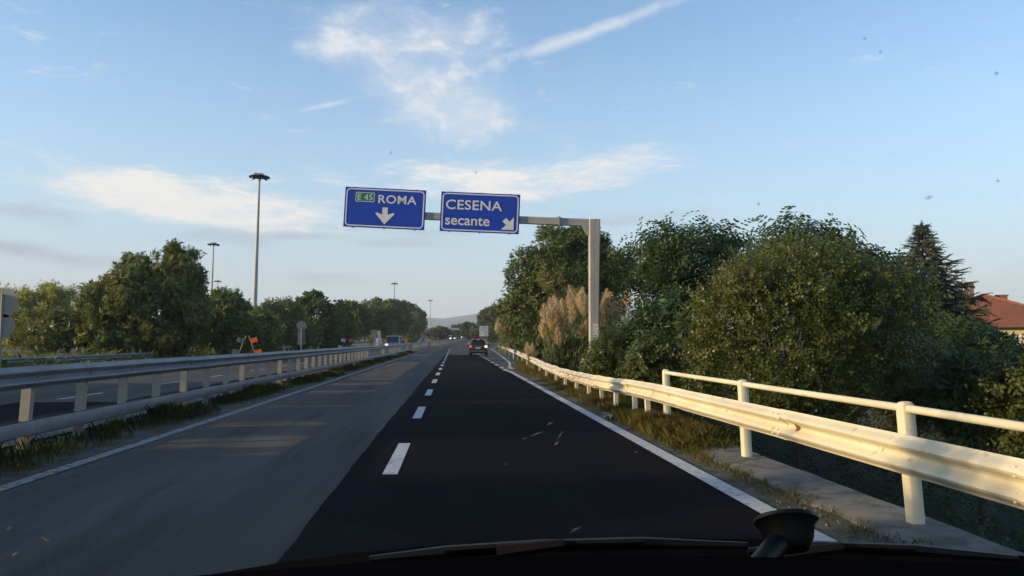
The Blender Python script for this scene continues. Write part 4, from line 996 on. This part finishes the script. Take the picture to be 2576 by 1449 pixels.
tag(scatter_leaves('verge_undergrowth', pp, tmpl('frond', 6), 1.2, M['robinia'], 305), kind='stuff')
# small stones and fallen leaves along both shoulders
r = np.random.default_rng(320)
oct_v = np.array([(1, 0, 0), (0, 1, 0), (-1, 0, 0), (0, -1, 0), (0, 0, .6), (0, 0, -.6)], float); oct_f = np.array([(0, 1, 4), (1, 2, 4), (2, 3, 4), (3, 0, 4), (1, 0, 5), (2, 1, 5), (3, 2, 5), (0, 3, 5)])
P = np.array([(r.uniform(2.9, 3.5), y_, -.005) for y_ in 2 + 26 * r.random(900) ** 1.4] + [(r.uniform(-6.3, -4.78), y_, -.012) for y_ in 4 + 30 * r.random(700) ** 1.4])
W, FF = stamp((oct_v, oct_f), P, r.normal(size=P.shape), .006 + .018 * r.random(len(P)) ** 3, r)
tag(link('gravel', np_mesh('gravel', W, FF, M['concrete'])), kind='stuff')
# rubble heap on the shoulder where the coping gives out
random.seed(8); mb = MB()
for k in range(26):
    a, rr_ = random.uniform(0, 6.28), random.uniform(0, .28); s = random.uniform(.03, .10)
    mb.box((3.05 + rr_ * math.cos(a) * .8, 15.6 + rr_ * 1.6 * math.sin(a), .01 + random.uniform(0, .07)), (s, s * 1.3, s * .7), Euler((random.random(), random.random(), random.random() * 6)).to_matrix(), taper=.8)
tag(mb.build('rubble', M['concrete']), kind='stuff')

# ------------------------------------------------------------------ road-works trestles, signs
def trestle(label, px, py, Z, white=None):
    p = at(px, py, Z); b = Vector((p.x, p.y, rise(p.y)))
    o = empty('road_work_trestle', b, label, 'trestle', 'orange and white road-work trestles')
    for sx, mt_ in ((-1, white or M['signwhite']), (1, M['orange'])):
        top = Vector((sx * .08, 0, 1.85)); bot = Vector((sx * .80, 0, -.02)); bb = bot.lerp(top, 0)
        MB().tube([bot, top], .022, 6).build('leg', M['galvpost'], o)
        for t, dx in ((.84, .26), (.42, .26)):
            c_ = bot.lerp(top, t); mb = MB(); ang = R_(-20 * sx * -1)
            mb.box((sx * .24, -.03, 0), (.47, .02, .31), Matrix.Rotation(sx * R_(-17), 3, 'Y'))
            pn = mb.build('panel', mt_, o, loc=c_)
            if sx < 0: MB().box((-.22, -.043, 0), (.05, .006, .22), Matrix.Rotation(R_(17), 3, 'Y')).build('stripe', M['text'], pn)
    return o
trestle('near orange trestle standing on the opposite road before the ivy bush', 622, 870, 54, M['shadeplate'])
trestle('second orange and white trestle, in front of the far guardrail', 873, 866, 94)
trestle('third trestle, just left of the oncoming silver minivan', 962, 864, 118)
trestle('fourth trestle, right behind the oncoming silver minivan', 1014, 862, 135)

def sign_post(name, label, px, ybase_lat, Z, h, cat='road sign', group=None):
    p = at(px, 858, Z); o = empty(name, Vector((p.x, p.y, ground_z(p.x, p.y))), label, cat, group)
    MB().tube([(0, -.05, -.2), (0, -.05, h)], .045, 8).build('post', M['galv'], o, smooth=60); return o
def back_plate(o, pts_, z, m, name='plate'):
    mb = MB().poly(pts_, .025); mb.box((0, -.0, .2), (.2, .03, .05)); mb.box((0, -.0, -.2), (.2, .03, .05)); return mb.build(name, m, o, loc=(0, 0, z))
circ = lambda r_, n=24: [(r_ * math.cos(2 * math.pi * k / n), r_ * math.sin(2 * math.pi * k / n)) for k in range(n)]
octo = lambda r_: [(r_ * math.cos(R_(22.5 + 45 * k)), r_ * math.sin(R_(22.5 + 45 * k))) for k in range(8)]
o = sign_post('road_sign', 'octagonal and round sign backs on one post at the left edge of the view', 4, 0, 30, 3.35); zb_ = o.location.z
back_plate(o, octo(.58), top_z(762, 30) - zb_, M['tan'], 'octagon_plate'); back_plate(o, circ(.45), top_z(820, 30) - zb_, M['tan'], 'round_plate')
o = sign_post('road_sign', 'back of a round sign above narrow plates, in front of the dark tree row', 758.5, 0, 84, 2.9); zb_ = o.location.z
back_plate(o, circ(.52), top_z(820, 84) - zb_, M['signback'], 'round_plate'); back_plate(o, [(-.38, -.55), (.38, -.55), (.38, .55), (-.38, .55)], top_z(846, 84) - zb_, M['signback']); back_plate(o, [(-.42, -.2), (.42, -.2), (.42, .2), (-.42, .2)], top_z(863, 84) - zb_, M['signback'])
o = sign_post('road_sign', 'back of a wide grey board with a lit beige strip in front of the trees', 944, 0, 152, 2.6); zb_ = o.location.z
back_plate(o, [(-.85, -.9), (.35, -.9), (.35, .9), (-.85, .9)], top_z(842, 152) - zb_, M['signback']); back_plate(o, [(.36, -.75), (1.0, -.75), (1.0, .75), (.36, .75)], top_z(842, 152) - zb_, M['tan'], 'side_plate')
o = sign_post('road_sign', 'small white notice board with two dark lines of print on the opposite road', 953, 0, 104, 1.9); zb_ = o.location.z
pn = MB().poly([(-.34, -.33), (.34, -.33), (.34, .33), (-.34, .33)], .02).build('plate', M['signwhite'], o, loc=(0, -.03, top_z(857, 104) - zb_))
mb = MB(); [mb.box((x, -.004, z), (w2, .006, .13)) for x, z, w2 in ((-.05, .12, .05), (.06, .12, .1), (-.14, -.14, .10), (.0, -.14, .10), (.14, -.14, .10))]; mb.build('print', M['text'], pn)
o = sign_post('road_sign', 'brown backed board on a dark post where the tree row ends', 1063, 0, 170, 3.2); zb_ = o.location.z
back_plate(o, [(-.42, -.95), (.42, -.95), (.42, .95), (-.42, .95)], top_z(829, 170) - zb_, M['brown']); back_plate(o, [(-.42, -.9), (.42, -.9), (.42, .9), (-.42, .9)], top_z(851, 170) - zb_, M['signback'], 'lower_plate')
# white arrow signs stacked
p = at(1217, 858, 190); o = empty('direction_sign', Vector((p.x, p.y, rise(p.y))), 'stack of white arrow-shaped direction plates ahead of the black car', 'road sign'); zb_ = o.location.z
for sx in (-.7, .7): MB().tube([(sx, .06, -.2), (sx, .06, top_z(818, 190) - zb_)], .05, 8).build('post', M['galv'], o)
for k, (yy, w2) in enumerate(((823.5, 1.7), (830, 1.7), (836.5, 1.1), (843, .9))):
    pn = MB().poly([(-1.05, -.27), (.85, -.27), (1.18, 0), (.85, .27), (-1.05, .27)], .04).build('arrow_plate', M['signwhite'], o, loc=(0, 0, top_z(yy, 190) - zb_))
    mb = MB(); random.seed(k); x = -.9
    mb.box((x, -.008, 0), (.16, .01, .2)); x = .75 - w2 * .75
    while x < .75:
        mb.box((x, -.008, 0), (.08, .01, random.choice((.15, .19, .22)))); x += .125
    mb.build('print', M['text'], pn)
MB().poly([(-1.05, -.25), (.85, -.25), (.85, .25), (-1.05, .25)], .04).build('plate', M['brown'], o, loc=(0, 0, top_z(850, 190) - zb_))
# distant gantry with louvred message board
pz = 330; pL = at(1126, 848, pz); o = empty('distant_gantry', Vector((pL.x, pL.y, pL.z - .6)), 'distant cantilever gantry with ribbed message board over the opposite road', 'sign gantry'); zb_ = o.location.z
zt = top_z(822, pz) - zb_; x1 = size_at(39, pz)
MB().box((0, 0, zt / 2), (.45, .4, zt)).build('column', M['signback'], o); MB().box((x1 / 2 + .6, .25, zt - .1), (x1 - .0, .35, .3)).build('arm', M['signback'], o)
bd = MB().box((size_at(26, pz), -.15, zt + .1), (size_at(34, pz), .2, size_at(10, pz))).build('message_board', M['dark'], o)
for k in range(9): MB().box((size_at(26 - 16.4 + 4.1 * k, pz), -.33, zt + .1), (.16, .12, size_at(10.5, pz))).build('rib', M['tan'], bd)
MB().box((size_at(26, pz), -.42, zt - size_at(3.2, pz)), (size_at(34, pz), .1, .26)).build('rail', M['signback'], bd)
for px, py, Zz, lb, ww, hh_ in ((1158, 845, 470, 'far pinkish board beside the road under the distant gantry', 2.0, 1.5), (1178, 843, 560, 'farthest pinkish board near the pair of distant headlights', 1.1, 1.7)):
    q = at(px, py, Zz); o = empty('road_sign', Vector((q.x, q.y, q.z - 2.2)), lb, 'road sign'); MB().poly([(-ww / 2, 0), (ww / 2, 0), (ww / 2, hh_), (-ww / 2, hh_)], .06).build('plate', M['tan'], o, loc=(0, 0, 2.2 - hh_ / 2)); MB().tube([(0, .1, -1), (0, .1, 2.2)], .06, 6).build('post', M['galv'], o)

# ------------------------------------------------------------------ vehicles
ST_MPV = [(0, .34, .80, .86, .80, .74), (.05, .27, .96, 1.02, .88, .76), (.20, .25, 1.02, 1.34, .90, .68), (.40, .24, 1.03, 1.61, .905, .62), (.9, .24, 1.01, 1.68, .91, .635), (2.0, .24, .98, 1.67, .91, .635), (2.6, .24, .97, 1.56, .91, .62), (3.35, .24, .95, 1.03, .90, .70), (4.0, .25, .84, .87, .87, .70), (4.30, .27, .66, .70, .80, .60), (4.4, .34, .52, .54, .72, .56)]
ST_VAN = [(0, .4, 1.1, 2.02, .93, .86), (.08, .35, 1.15, 2.12, .97, .88), (1.5, .33, 1.15, 2.15, .98, .89), (3.1, .33, 1.15, 2.13, .98, .88), (3.45, .33, 1.13, 2.02, .98, .84), (4.35, .33, 1.05, 1.16, .97, .80), (4.75, .36, .92, .96, .93, .74), (4.92, .42, .6, .64, .84, .64)]
ST_CAR = [(0, .36, .78, .84, .76, .70), (.06, .28, .88, .93, .84, .74), (.45, .24, .92, 1.02, .87, .70), (.95, .24, .93, 1.38, .88, .58), (1.7, .24, .93, 1.45, .88, .60), (2.3, .24, .92, 1.38, .88, .58), (3.05, .24, .88, .96, .87, .68), (3.8, .25, .78, .81, .84, .68), (4.1, .28, .6, .64, .76, .58), (4.2, .36, .5, .52, .68, .54)]
def car(name, label, loc, rz, ST, paint, lit=None, group=None, cat='car', rear_detail=False):
    o = empty(name, loc, label, cat, group, rz); rings = []
    for (y, zb, zm, zt_, w1, wr) in ST:
        half = [(0, zb), (w1 * .86, zb), (w1 * .97, zb + .10), (w1, (zb + zm) / 2), (w1 * .985, zm), (wr, zt_ - .035), (wr * .92, zt_), (0, zt_ + .012)]
        rings.append([Vector((x, y, z)) for x, z in half] + [Vector((-x, y, z)) for x, z in half[-2:0:-1]])
    MB().sweep(rings).build('body', paint, o, smooth=35)
    L_ = ST[-1][0]
    up_ = [s for s in ST if s[3] - s[2] > .3]; r0, r1 = up_[0], up_[-1]; i0, i1 = ST.index(r0), ST.index(r1)
    def off(p, n_): return Vector(p) + Vector(n_) * .012
    mb = MB()
    for sx in (-1, 1):
        for a, b_ in zip(up_, up_[1:]):
            def sp(s, t, dy): return Vector((sx * (s[4] * .985 + (s[5] - s[4] * .985) * t + .012), s[0] + dy, s[2] + (s[3] - .035 - s[2]) * t + .005))
            q = [sp(a, .10, .06), sp(b_, .10, -.03), sp(b_, .86, -.03), sp(a, .86, .06)]; mb.add(q, [(0, 1, 2, 3) if sx > 0 else (3, 2, 1, 0)])
    mb.build('side_window', M['glass'], o)
    def screen(a, b_, nm, t0, t1, dirn):
        def sp(sx, t, wf): 
            wl = a[5] * .96 + (b_[5] * .96 - a[5] * .96) * t; return Vector((sx * wl * wf, a[0] + (b_[0] - a[0]) * t + dirn * .012, a[3] + (b_[3] - a[3]) * t + .014))
        q = [sp(-1, t0, .93), sp(1, t0, .93), sp(1, t1, .93), sp(-1, t1, .93)]
        return MB().add(q, [(0, 1, 2, 3) if dirn < 0 else (3, 2, 1, 0)]).build(nm, M['glass'], o)
    screen(ST[i1 + 1], ST[i1], 'windscreen', .06, .95, 1)
    if ST is ST_VAN:
        MB().box((0, -.006, 1.62), (1.4, .012, .6)).build('rear_window', M['glass'], o)
    else:
        a = ST[i0 - 1] if i0 > 0 else ST[i0]; b_ = ST[i0 + 1] if ST is ST_MPV else ST[i0]
        screen(a, b_, 'rear_window', .10, .95, -1)
    for sx in (-1, 1):
        for yy in (.78, L_ - .86):
            wh = MB().lathe([(.19, -.1), (.31, -.1), (.325, -.06), (.325, .06), (.31, .1), (.19, .1)], 20, mat=Matrix.Rotation(R_(90), 3, 'Y')).build('wheel', M['tyre'], o, smooth=40, loc=(sx * (ST[3][4] - .10), yy, .325))
            MB().lathe([(.001, -.085), (.19, -.085), (.2, .0), (.19, .085), (.001, .085)], 14, mat=Matrix.Rotation(R_(90), 3, 'Y')).build('rim', M['rim'], wh)
    zl = ST[1][2]
    for sx in (-1, 1):
        on = lit == 'front'; yh = ST[-2][0] - .02
        MB().box((sx * ST[-2][4] * .78, yh + .02, ST[-2][2] + .0), (.30, .10, .15)).build('headlight', M['headlit'] if on else M['signwhite'], o)
        m_ = M['redlens']
        if lit == 'rear': m_ = M['redlit'] if sx < 0 else M['amber']
        tl = MB().box((sx * (ST[1][4] - .10), .03 + .0, zl - .03), (.24, .10, .20)); tl.box((sx * (ST[1][4] - .28), .035, zl - .02), (.14, .08, .09), mi=1)
        tl.build('taillight', [m_, M['redlens']], o)
        mr = MB().box((sx * (ST[4][4] + .13), ST[i1][0] + .35 if ST is not ST_VAN else 3.7, zl + .08), (.2, .10, .14)).build('wing_mirror', paint, o)
    MB().box((0, ST[0][0] - .012, ST[0][2] - .02 if ST is not ST_VAN else .8), (.5, .012, .11)).build('number_plate', M['plate'], o)
    MB().box((0, L_ + .006, .45), (.5, .012, .11)).build('number_plate', M['plate'], o)
    if rear_detail:
        MB().box((0, .33, 1.645), (1.06, .26, .04)).build('roof_spoiler', paint, o); MB().box((0, .19, 1.615), (.26, .03, .055)).build('brake_light', M['redlit'], o)
        MB().box((0, -.03, .47), (1.5, .10, .2)).build('bumper', M['cargrey'], o); MB().box((0, .02, .93), (.75, .03, .03)).build('trim_strip', M['rim'], o)
        MB().tube([(.0, .06, 1.05), (.28, .12, 1.2)], .012, 5).build('rear_wiper', M['rubber'], o)
        for sx in (-1, 1): MB().tube([(sx * .60, .8, 1.70), (sx * .60, 2.0, 1.69)], .018, 6).build('roof_rail', M['rim'], o)
    return o
p = at(1203, 858, 81); car('car', 'black estate car ahead with red brake lights and an amber indicator on', Vector((p.x, p.y, rise(p.y) + .003)), R_(-3), ST_MPV, M['carblack'], 'rear', 'cars on the road', rear_detail=True)
p = at(993, 858, 112); car('minivan', 'silver minivan oncoming on the opposite road behind the guardrail', Vector((p.x, p.y, rise(p.y) + .003)), R_(180), ST_VAN, M['carsilver'], 'front', 'vehicles on the opposite road', 'van')
p = at(1131, 858, 330); car('van', 'white van with headlights on, far off on the opposite road', Vector((p.x, p.y, rise(p.y) + .003)), R_(176), ST_VAN, M['carwhite'], 'front', 'vehicles on the opposite road', 'van')
for px, Zz, lb, pt in ((1149, 375, 'dark car with headlights on following the far white van', M['cargrey']), (1160, 420, 'second dark car behind the far white van', M['carblack']), (1190, 540, 'farthest oncoming car, seen as a pair of headlights', M['cargrey'])):
    p = at(px, 858, Zz); car('car', lb, Vector((p.x, p.y, rise(p.y) + .003)), R_(174), ST_CAR, pt, 'front', 'vehicles on the opposite road')
p = at(1187, 858, 165); car('car', 'pale silver car half hidden in front of the black car', Vector((p.x, p.y, rise(p.y) + .003)), R_(-4), ST_CAR, M['carsilver'], None, 'cars on the road')

# ------------------------------------------------------------------ house
hz = 60; pk = at(2476, 741, hz); hb = Vector((pk.x + .6, pk.y + 1.0, ground_z(pk.x, pk.y)))
ho = empty('house', hb, 'house with orange tiled hipped roof and yellow walls behind the trees', 'house', rz=R_(-26))
zp = pk.z - hb.z; ze = top_z(822, hz) - hb.z; A = 5.6
mb = MB().box((0, 0, ze / 2), (2 * A - .9, 2 * A - .9, ze)); mb.build('wall', M['wall'], ho)
MB().box((0, 0, ze - .05), (2 * A + .1, 2 * A + .1, .14)).build('eaves', M['brickred'], ho)
roof = MB()
nC = 22
for side in range(4):
    Rz = Matrix.Rotation(R_(90 * side), 3, 'Z')
    for k in range(nC):
        t0, t1 = k / nC, (k + 1) / nC + .006
        def e(t, lift, s): a = A * (1 - t) + .04; return Rz @ Vector((s * a, -a, ze + (zp - ze) * t + lift))
        roof.add([e(t0, .065, -1), e(t0, .065, 1), e(t1, .015, 1), e(t1, .015, -1), e(t0, .0, -1), e(t0, .0, 1)], [(0, 1, 2, 3), (4, 5, 1, 0)])
    roof.tube([Rz @ Vector((-A, -A, ze + .06)), Rz @ Vector((0, 0, zp + .06))], .11, 6)
ro = roof.build('roof', M['tile'], ho)
for cx, cy, h_, lab in ((-1.15, -.2, 1.0, None),):
    ch = MB()
    for q in (-.5, 0, .5):
        ch.box((cx + q * .72, cy, zp - .2 + h_ / 2), (.26, .34, h_ + .5)); ch.box((cx + q * .72, cy, zp + h_ * .5 + .34 ), (.32, .42, .07))
    ch.build('chimney', M['brickred'], ro)
ch = MB().box((1.4, 1.2, zp - .35), (.7, .5, .7)); ch.box((1.4, 1.2, zp + .03), (.85, .65, .08)); ch.build('chimney', M['brickred'], ro)
for wx in (-2.6, .2, 2.9):
    wf = MB().box((wx, -A + .44, ze - 1.35), (1.25, .08, 1.5)).build('window', M['wallwhite'], ho); MB().box((wx, -A + .39, ze - 1.35), (1.0, .02, 1.25)).build('pane', M['glass'], wf)
    for sx in (-1, 1): MB().box((wx + sx * .95, -A + .42, ze - 1.35), (.55, .05, 1.5)).build('shutter', M['wallwhite'], wf)

# ------------------------------------------------------------------ hills
def hill(name, ridge, Z, depth, m):
    """ridge in pixels (x, y) at Z metres; slopes away to the back and down to the front"""
    mb = MB(); rows = []; nn = 14; r = np.random.default_rng(5)
    xs = np.linspace(ridge[0][0], ridge[-1][0], 90)
    prof = [(ridge[0][1] if False else interp(ridge, x)) for x in xs]
    V, n = [], len(xs)
    for j in range(nn + 1):
        t = j / nn; Zj = Z - depth * (1 - t)
        for i, x in enumerate(xs):
            p = at(x, prof[i], Z); hgt = p.z - 0; q = at(x, 858, Zj); z = hgt * (t ** 1.25) * (1 + .16 * math.sin(x * .05 + j * .9) * (1 - t)) + (1 - t) * t * 10 * math.sin(x * .021 + j)
            V.append((q.x, q.y, max(z, -2) if j else -3))
    F = [(j * n + i, j * n + i + 1, (j + 1) * n + i + 1, (j + 1) * n + i) for j in range(nn) for i in range(n - 1)]
    b_ = len(V); V += [(v[0] * 1.15, v[1] * 1.15, -3) for v in V[-n:]]; F += [((nn) * n + i, nn * n + i + 1, b_ + i + 1, b_ + i) for i in range(n - 1)]
    mb.v, mb.f, mb.m = V, F, [0] * len(F)
    return tag(mb.build(name, m, smooth=180), kind='structure')
hill('hills', [(-2500, 822), (-900, 826), (300, 815), (700, 808), (900, 800), (1000, 796), (1057, 794), (1075, 797), (1100, 801), (1130, 802), (1160, 799), (1180, 793), (1200, 788), (1230, 782), (1300, 770), (1500, 765), (1900, 785), (2600, 800), (4200, 815)], 3600, 1500, M['hill'])

# ------------------------------------------------------------------ the car the photo is taken from
own = empty('own_car_front', (0, 0, 0), 'black dashboard, windscreen and dark bonnet of the car we sit in', 'car front')
own.rotation_euler = (0, 0, R_(-YAW))
def fl(px, py, Zc):           # pixel -> own car local coordinates
    d = pdir(px, py); p = Vector((0, 0, CAM_H)) + d * (Zc / d.dot(FWD)); return Matrix.Rotation(R_(YAW), 3, 'Z') @ p
crest = [(-2600, 1700), (-600, 1560), (200, 1475), (600, 1442), (900, 1420), (1250, 1405), (1700, 1402), (2100, 1408), (2575, 1424), (3200, 1460), (4200, 1540)]
rings = []
for x, y in crest:
    p = fl(x, y, .52); rings.append([p + Vector((0, .16, -.10)), p + Vector((0, .05, -.012)), p, p + Vector((0, -.05, -.006)), p + Vector((0, -.16, -.035)), p + Vector((0, -.20, -.25)), p + Vector((0, .16, -.25))])
MB().sweep(rings).build('dashboard', M['plastic'], own, smooth=60)
bon = [(-3000, 1900), (-900, 1640), (0, 1520), (500, 1450), (700, 1416), (900, 1390), (1100, 1370), (1400, 1357), (1700, 1353), (2000, 1358), (2300, 1375), (2600, 1400), (3100, 1440), (3900, 1520)]
rings = []
for x, y in bon:
    p = fl(x, y, 1.75); rings.append([p + Vector((0, -.75, -.03)), p + Vector((0, -.35, -.002)), p, p + Vector((0, .18, -.06)), p + Vector((0, .30, -.18)), p + Vector((0, .33, -.5)), p + Vector((0, -.75, -.5))])
MB().sweep(rings).build('bonnet', M['bonnet'], own, smooth=60)
wm = bpy.data.materials.new('windscreen glass'); wm.use_nodes = True; t_ = wm.node_tree; t_.nodes.remove(t_.nodes['Principled BSDF'])
tb = t_.nodes.new('ShaderNodeBsdfTransparent'); tb.inputs[0].default_value = (.97, .985, .98, 1); gb_ = t_.nodes.new('ShaderNodeBsdfGlossy'); gb_.inputs['Roughness'].default_value = .0
fr_ = t_.nodes.new('ShaderNodeFresnel'); gg_ = t_.nodes.new('ShaderNodeNewGeometry'); ir_ = t_.nodes.new('ShaderNodeMapRange'); ir_.inputs['To Min'].default_value = 1.25; ir_.inputs['To Max'].default_value = .8
t_.links.new(gg_.outputs['Backfacing'], ir_.inputs['Value']); t_.links.new(ir_.outputs[0], fr_.inputs[0]); mx_ = t_.nodes.new('ShaderNodeMixShader')
t_.links.new(fr_.outputs[0], mx_.inputs[0]); t_.links.new(tb.outputs[0], mx_.inputs[1]); t_.links.new(gb_.outputs[0], mx_.inputs[2]); t_.links.new(mx_.outputs[0], t_.nodes['Material Output'].inputs['Surface'])
cup = fl(1980, 1340, .62); rings = []
for k in range(13):
    x = -.72 + 1.44 * k / 12 + .0; sag = .16 * (x / .72) ** 2
    row_ = []
    for t in (-.22, -.1, 0, .15, .3, .45, .62): row_.append(Vector((x, cup.y + .012 - t - sag + .16 * (cup.x / .72) ** 2, cup.z + t * .66 - .05 * t * t)))
    rings.append(row_)
MB().sweep(rings, closed=False).build('windscreen', wm, own, smooth=180)
# dried specks and a smear on the glass
def glass_m(name, colr, alpha):
    m = bpy.data.materials.new(name); m.use_nodes = True; t_ = m.node_tree; b_ = t_.nodes['Principled BSDF']; b_.inputs['Base Color'].default_value = (*colr, 1); b_.inputs['Roughness'].default_value = .9; b_.inputs['Specular IOR Level'].default_value = 0
    a_ = t_.nodes.new('ShaderNodeAttribute'); a_.attribute_name = 'fade'
    n_ = t_.nodes.new('ShaderNodeTexNoise'); n_.inputs['Scale'].default_value = 120; n_.inputs['Detail'].default_value = 5; tc_ = t_.nodes.new('ShaderNodeTexCoord'); t_.links.new(tc_.outputs['Object'], n_.inputs['Vector'])
    r_ = t_.nodes.new('ShaderNodeMapRange'); r_.inputs['From Min'].default_value = .3; r_.inputs['From Max'].default_value = .7; r_.inputs['To Min'].default_value = alpha * .4; r_.inputs['To Max'].default_value = alpha
    t_.links.new(n_.outputs['Fac'], r_.inputs[0]); q_ = t_.nodes.new('ShaderNodeMath'); q_.operation = 'MULTIPLY'; t_.links.new(r_.outputs[0], q_.inputs[0]); t_.links.new(a_.outputs['Fac'], q_.inputs[1]); t_.links.new(q_.outputs[0], b_.inputs['Alpha']); return m
def fade(o, vals):
    at_ = o.data.attributes.new('fade', 'FLOAT', 'POINT'); at_.data.foreach_set('value', np.array(vals, dtype=np.float32))
def on_glass(px, py):
    lo_, hi_ = .05, 3.0
    for _ in range(50):
        Zc = (lo_ + hi_) / 2; p = fl(px, py, Zc); t = (p.z - cup.z) / .66
        yg = cup.y + .012 - t - .16 * (p.x / .72) ** 2 + .16 * (cup.x / .72) ** 2
        if p.y < yg: lo_ = Zc
        else: hi_ = Zc
    return fl(px, py, lo_ - .004), lo_
gd, gl, gs = glass_m('dark speck', (.06, .08, .12), .75), glass_m('pale speck', (.35, .32, .29), .42), glass_m('pale smear', (.36, .31, .26), .16)
def speck(px, py, rx, ry, rot, m, name='dirt_speck', n=10):
    rx, ry = rx * 1.5, ry * 1.5
    c0, Zc = on_glass(px, py); vs = [c0]
    for k in range(n):
        a = 2 * math.pi * k / n; u, v = rx * math.cos(a) * random.uniform(.8, 1.1), ry * math.sin(a) * random.uniform(.8, 1.1); q = R_(rot)
        vs.append(fl(px + u * math.cos(q) - v * math.sin(q), py - u * math.sin(q) - v * math.cos(q), Zc))
    fade(MB().add(vs, [(0, k + 1, (k + 1) % n + 1) for k in range(n)]).build(name, m, own), [1.0] + [0.0] * n)
random.seed(12)
for a in ((2336, 497, 10, 5, 20), (2506, 185, 5, 5, 0), (2175, 97, 5, 5, 0), (1908, 513, 4, 4, 0), (983, 384, 3, 5, 0), (1197, 434, 3, 4, 0), (2215, 130, 4, 5, 30), (2510, 455, 4, 4, 0)): speck(*a, gd)
for a in ((1352, 1092, 17, 3, 18), (1385, 1066, 9, 4, 20), (1410, 1095, 13, 3, 55), (1402, 1116, 8, 4, 40), (1320, 1104, 6, 3, 20), (1450, 1332, 16, 4, 25), (1600, 1137, 3, 3, 0), (1275, 1168, 3, 3, 0), (120, 1360, 14, 4, -30), (26, 1330, 7, 6, 0), (40, 1395, 9, 5, 20)): speck(*a, gl)
for px_, w0 in ((115, 13), (150, 4)):
    A_, B_, C_ = [], [], []
    for k in range(15):
        y_ = 960 + 34 * k; w_ = w0 * (.35 + .65 * k / 14) * random.uniform(.8, 1.2); xo = px_ + 18 * math.sin(k * .25) - 45 + 3.2 * k
        A_.append(on_glass(xo - w_, y_)[0]); B_.append(on_glass(xo + w_, y_)[0]); C_.append(on_glass(xo, y_)[0])
    fade(MB().add(A_ + C_ + B_, [(i + q, i + 15 + q, i + 16 + q, i + 1 + q) for i in range(14) for q in (0, 15)]).build('dirt_smear', gs, own), [0.0] * 15 + [min(1, k / 4) for k in range(15)] + [0.0] * 15)
# wipers parked at the foot of the glass
M['wiper'] = material('matt wiper steel', (.013, .0105, .0095), (.009, .0075, .007), scale=8, rough=.8, spec=.1)
for pts_, arm in (((930, 1406), (1120, 1388), (1350, 1373), (1620, 1366), (1880, 1372)), ((1250, 1392), (1420, 1370))), (((1880, 1386), (2060, 1376), (2300, 1384), (2560, 1405)), ((1960, 1398), (2120, 1378))):
    wb_ = MB().tube([fl(x, y, .98) for x, y in pts_], [.004] + [.0075] * (len(pts_) - 2) + [.004], 6).build('wiper_blade', M['rubber'], own)
    MB().tube([fl(x, y - 2, .965) for x, y in arm], [.010, .006], 6).build('wiper_arm', M['wiper'], wb_)
    MB().tube([fl(x, y - 5, .97) for x, y in pts_[1:-1]], .0035, 5).build('wiper_bow', M['wiper'], wb_)
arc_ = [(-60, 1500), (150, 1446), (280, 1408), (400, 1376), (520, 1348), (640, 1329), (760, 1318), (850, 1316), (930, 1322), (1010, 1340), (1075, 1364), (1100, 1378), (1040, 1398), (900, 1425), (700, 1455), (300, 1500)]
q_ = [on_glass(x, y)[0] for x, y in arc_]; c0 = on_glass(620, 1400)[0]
fade(MB().add(q_ + [c0], [(k, (k + 1) % len(q_), len(q_)) for k in range(len(q_))]).build('pale_film', glass_m('pale film', (.40, .38, .34), .085), own), [1.0] * len(q_) + [.8])  # pale translucent film over the lower left of the glass
# suction mount standing against the glass
mt_ = empty('suction_mount', fl(1980, 1340, .62), 'black suction cup on a stalk stuck to the windscreen above the dashboard', 'phone mount'); mt_.location = Matrix.Rotation(R_(-YAW), 3, 'Z') @ fl(1980, 1340, .62); mt_.rotation_euler = (0, 0, R_(-YAW))
Rg = Matrix.Rotation(R_(-28), 3, 'X')
MB().lathe([(.001, -.016), (.013, -.016), (.018, -.008), (.0205, .002), (.0240, .0055), (.0235, .0085), (.013, .0075), (.001, .007)], 28, (0, 0, .003), Rg).build('suction_cup', M['rubber'], mt_, smooth=45)
d0 = fl(1893, 1440, .575) - fl(1980, 1340, .62)
MB().tube([(0, 0, -.004), d0 * .3, d0, d0 * 1.5], [.010, .0085, .0078, .0085], 12).build('stalk', M['rubber'], mt_, smooth=60)

# ------------------------------------------------------------------ air
hm = bpy.data.materials.new('haze air'); hm.use_nodes = True; t_ = hm.node_tree; t_.nodes.remove(t_.nodes['Principled BSDF'])
pv = t_.nodes.new('ShaderNodeVolumePrincipled'); pv.inputs['Color'].default_value = (.80, .88, 1.0, 1); pv.inputs['Density'].default_value = 2.2e-4
t_.links.new(pv.outputs[0], t_.nodes['Material Output'].inputs['Volume'])
hb_ = MB().box((0, 2650, 87), (9800, 6900, 186)).build('haze', hm); tag(hb_, kind='stuff')
sc.render.resolution_x, sc.render.resolution_y = 1024, 576
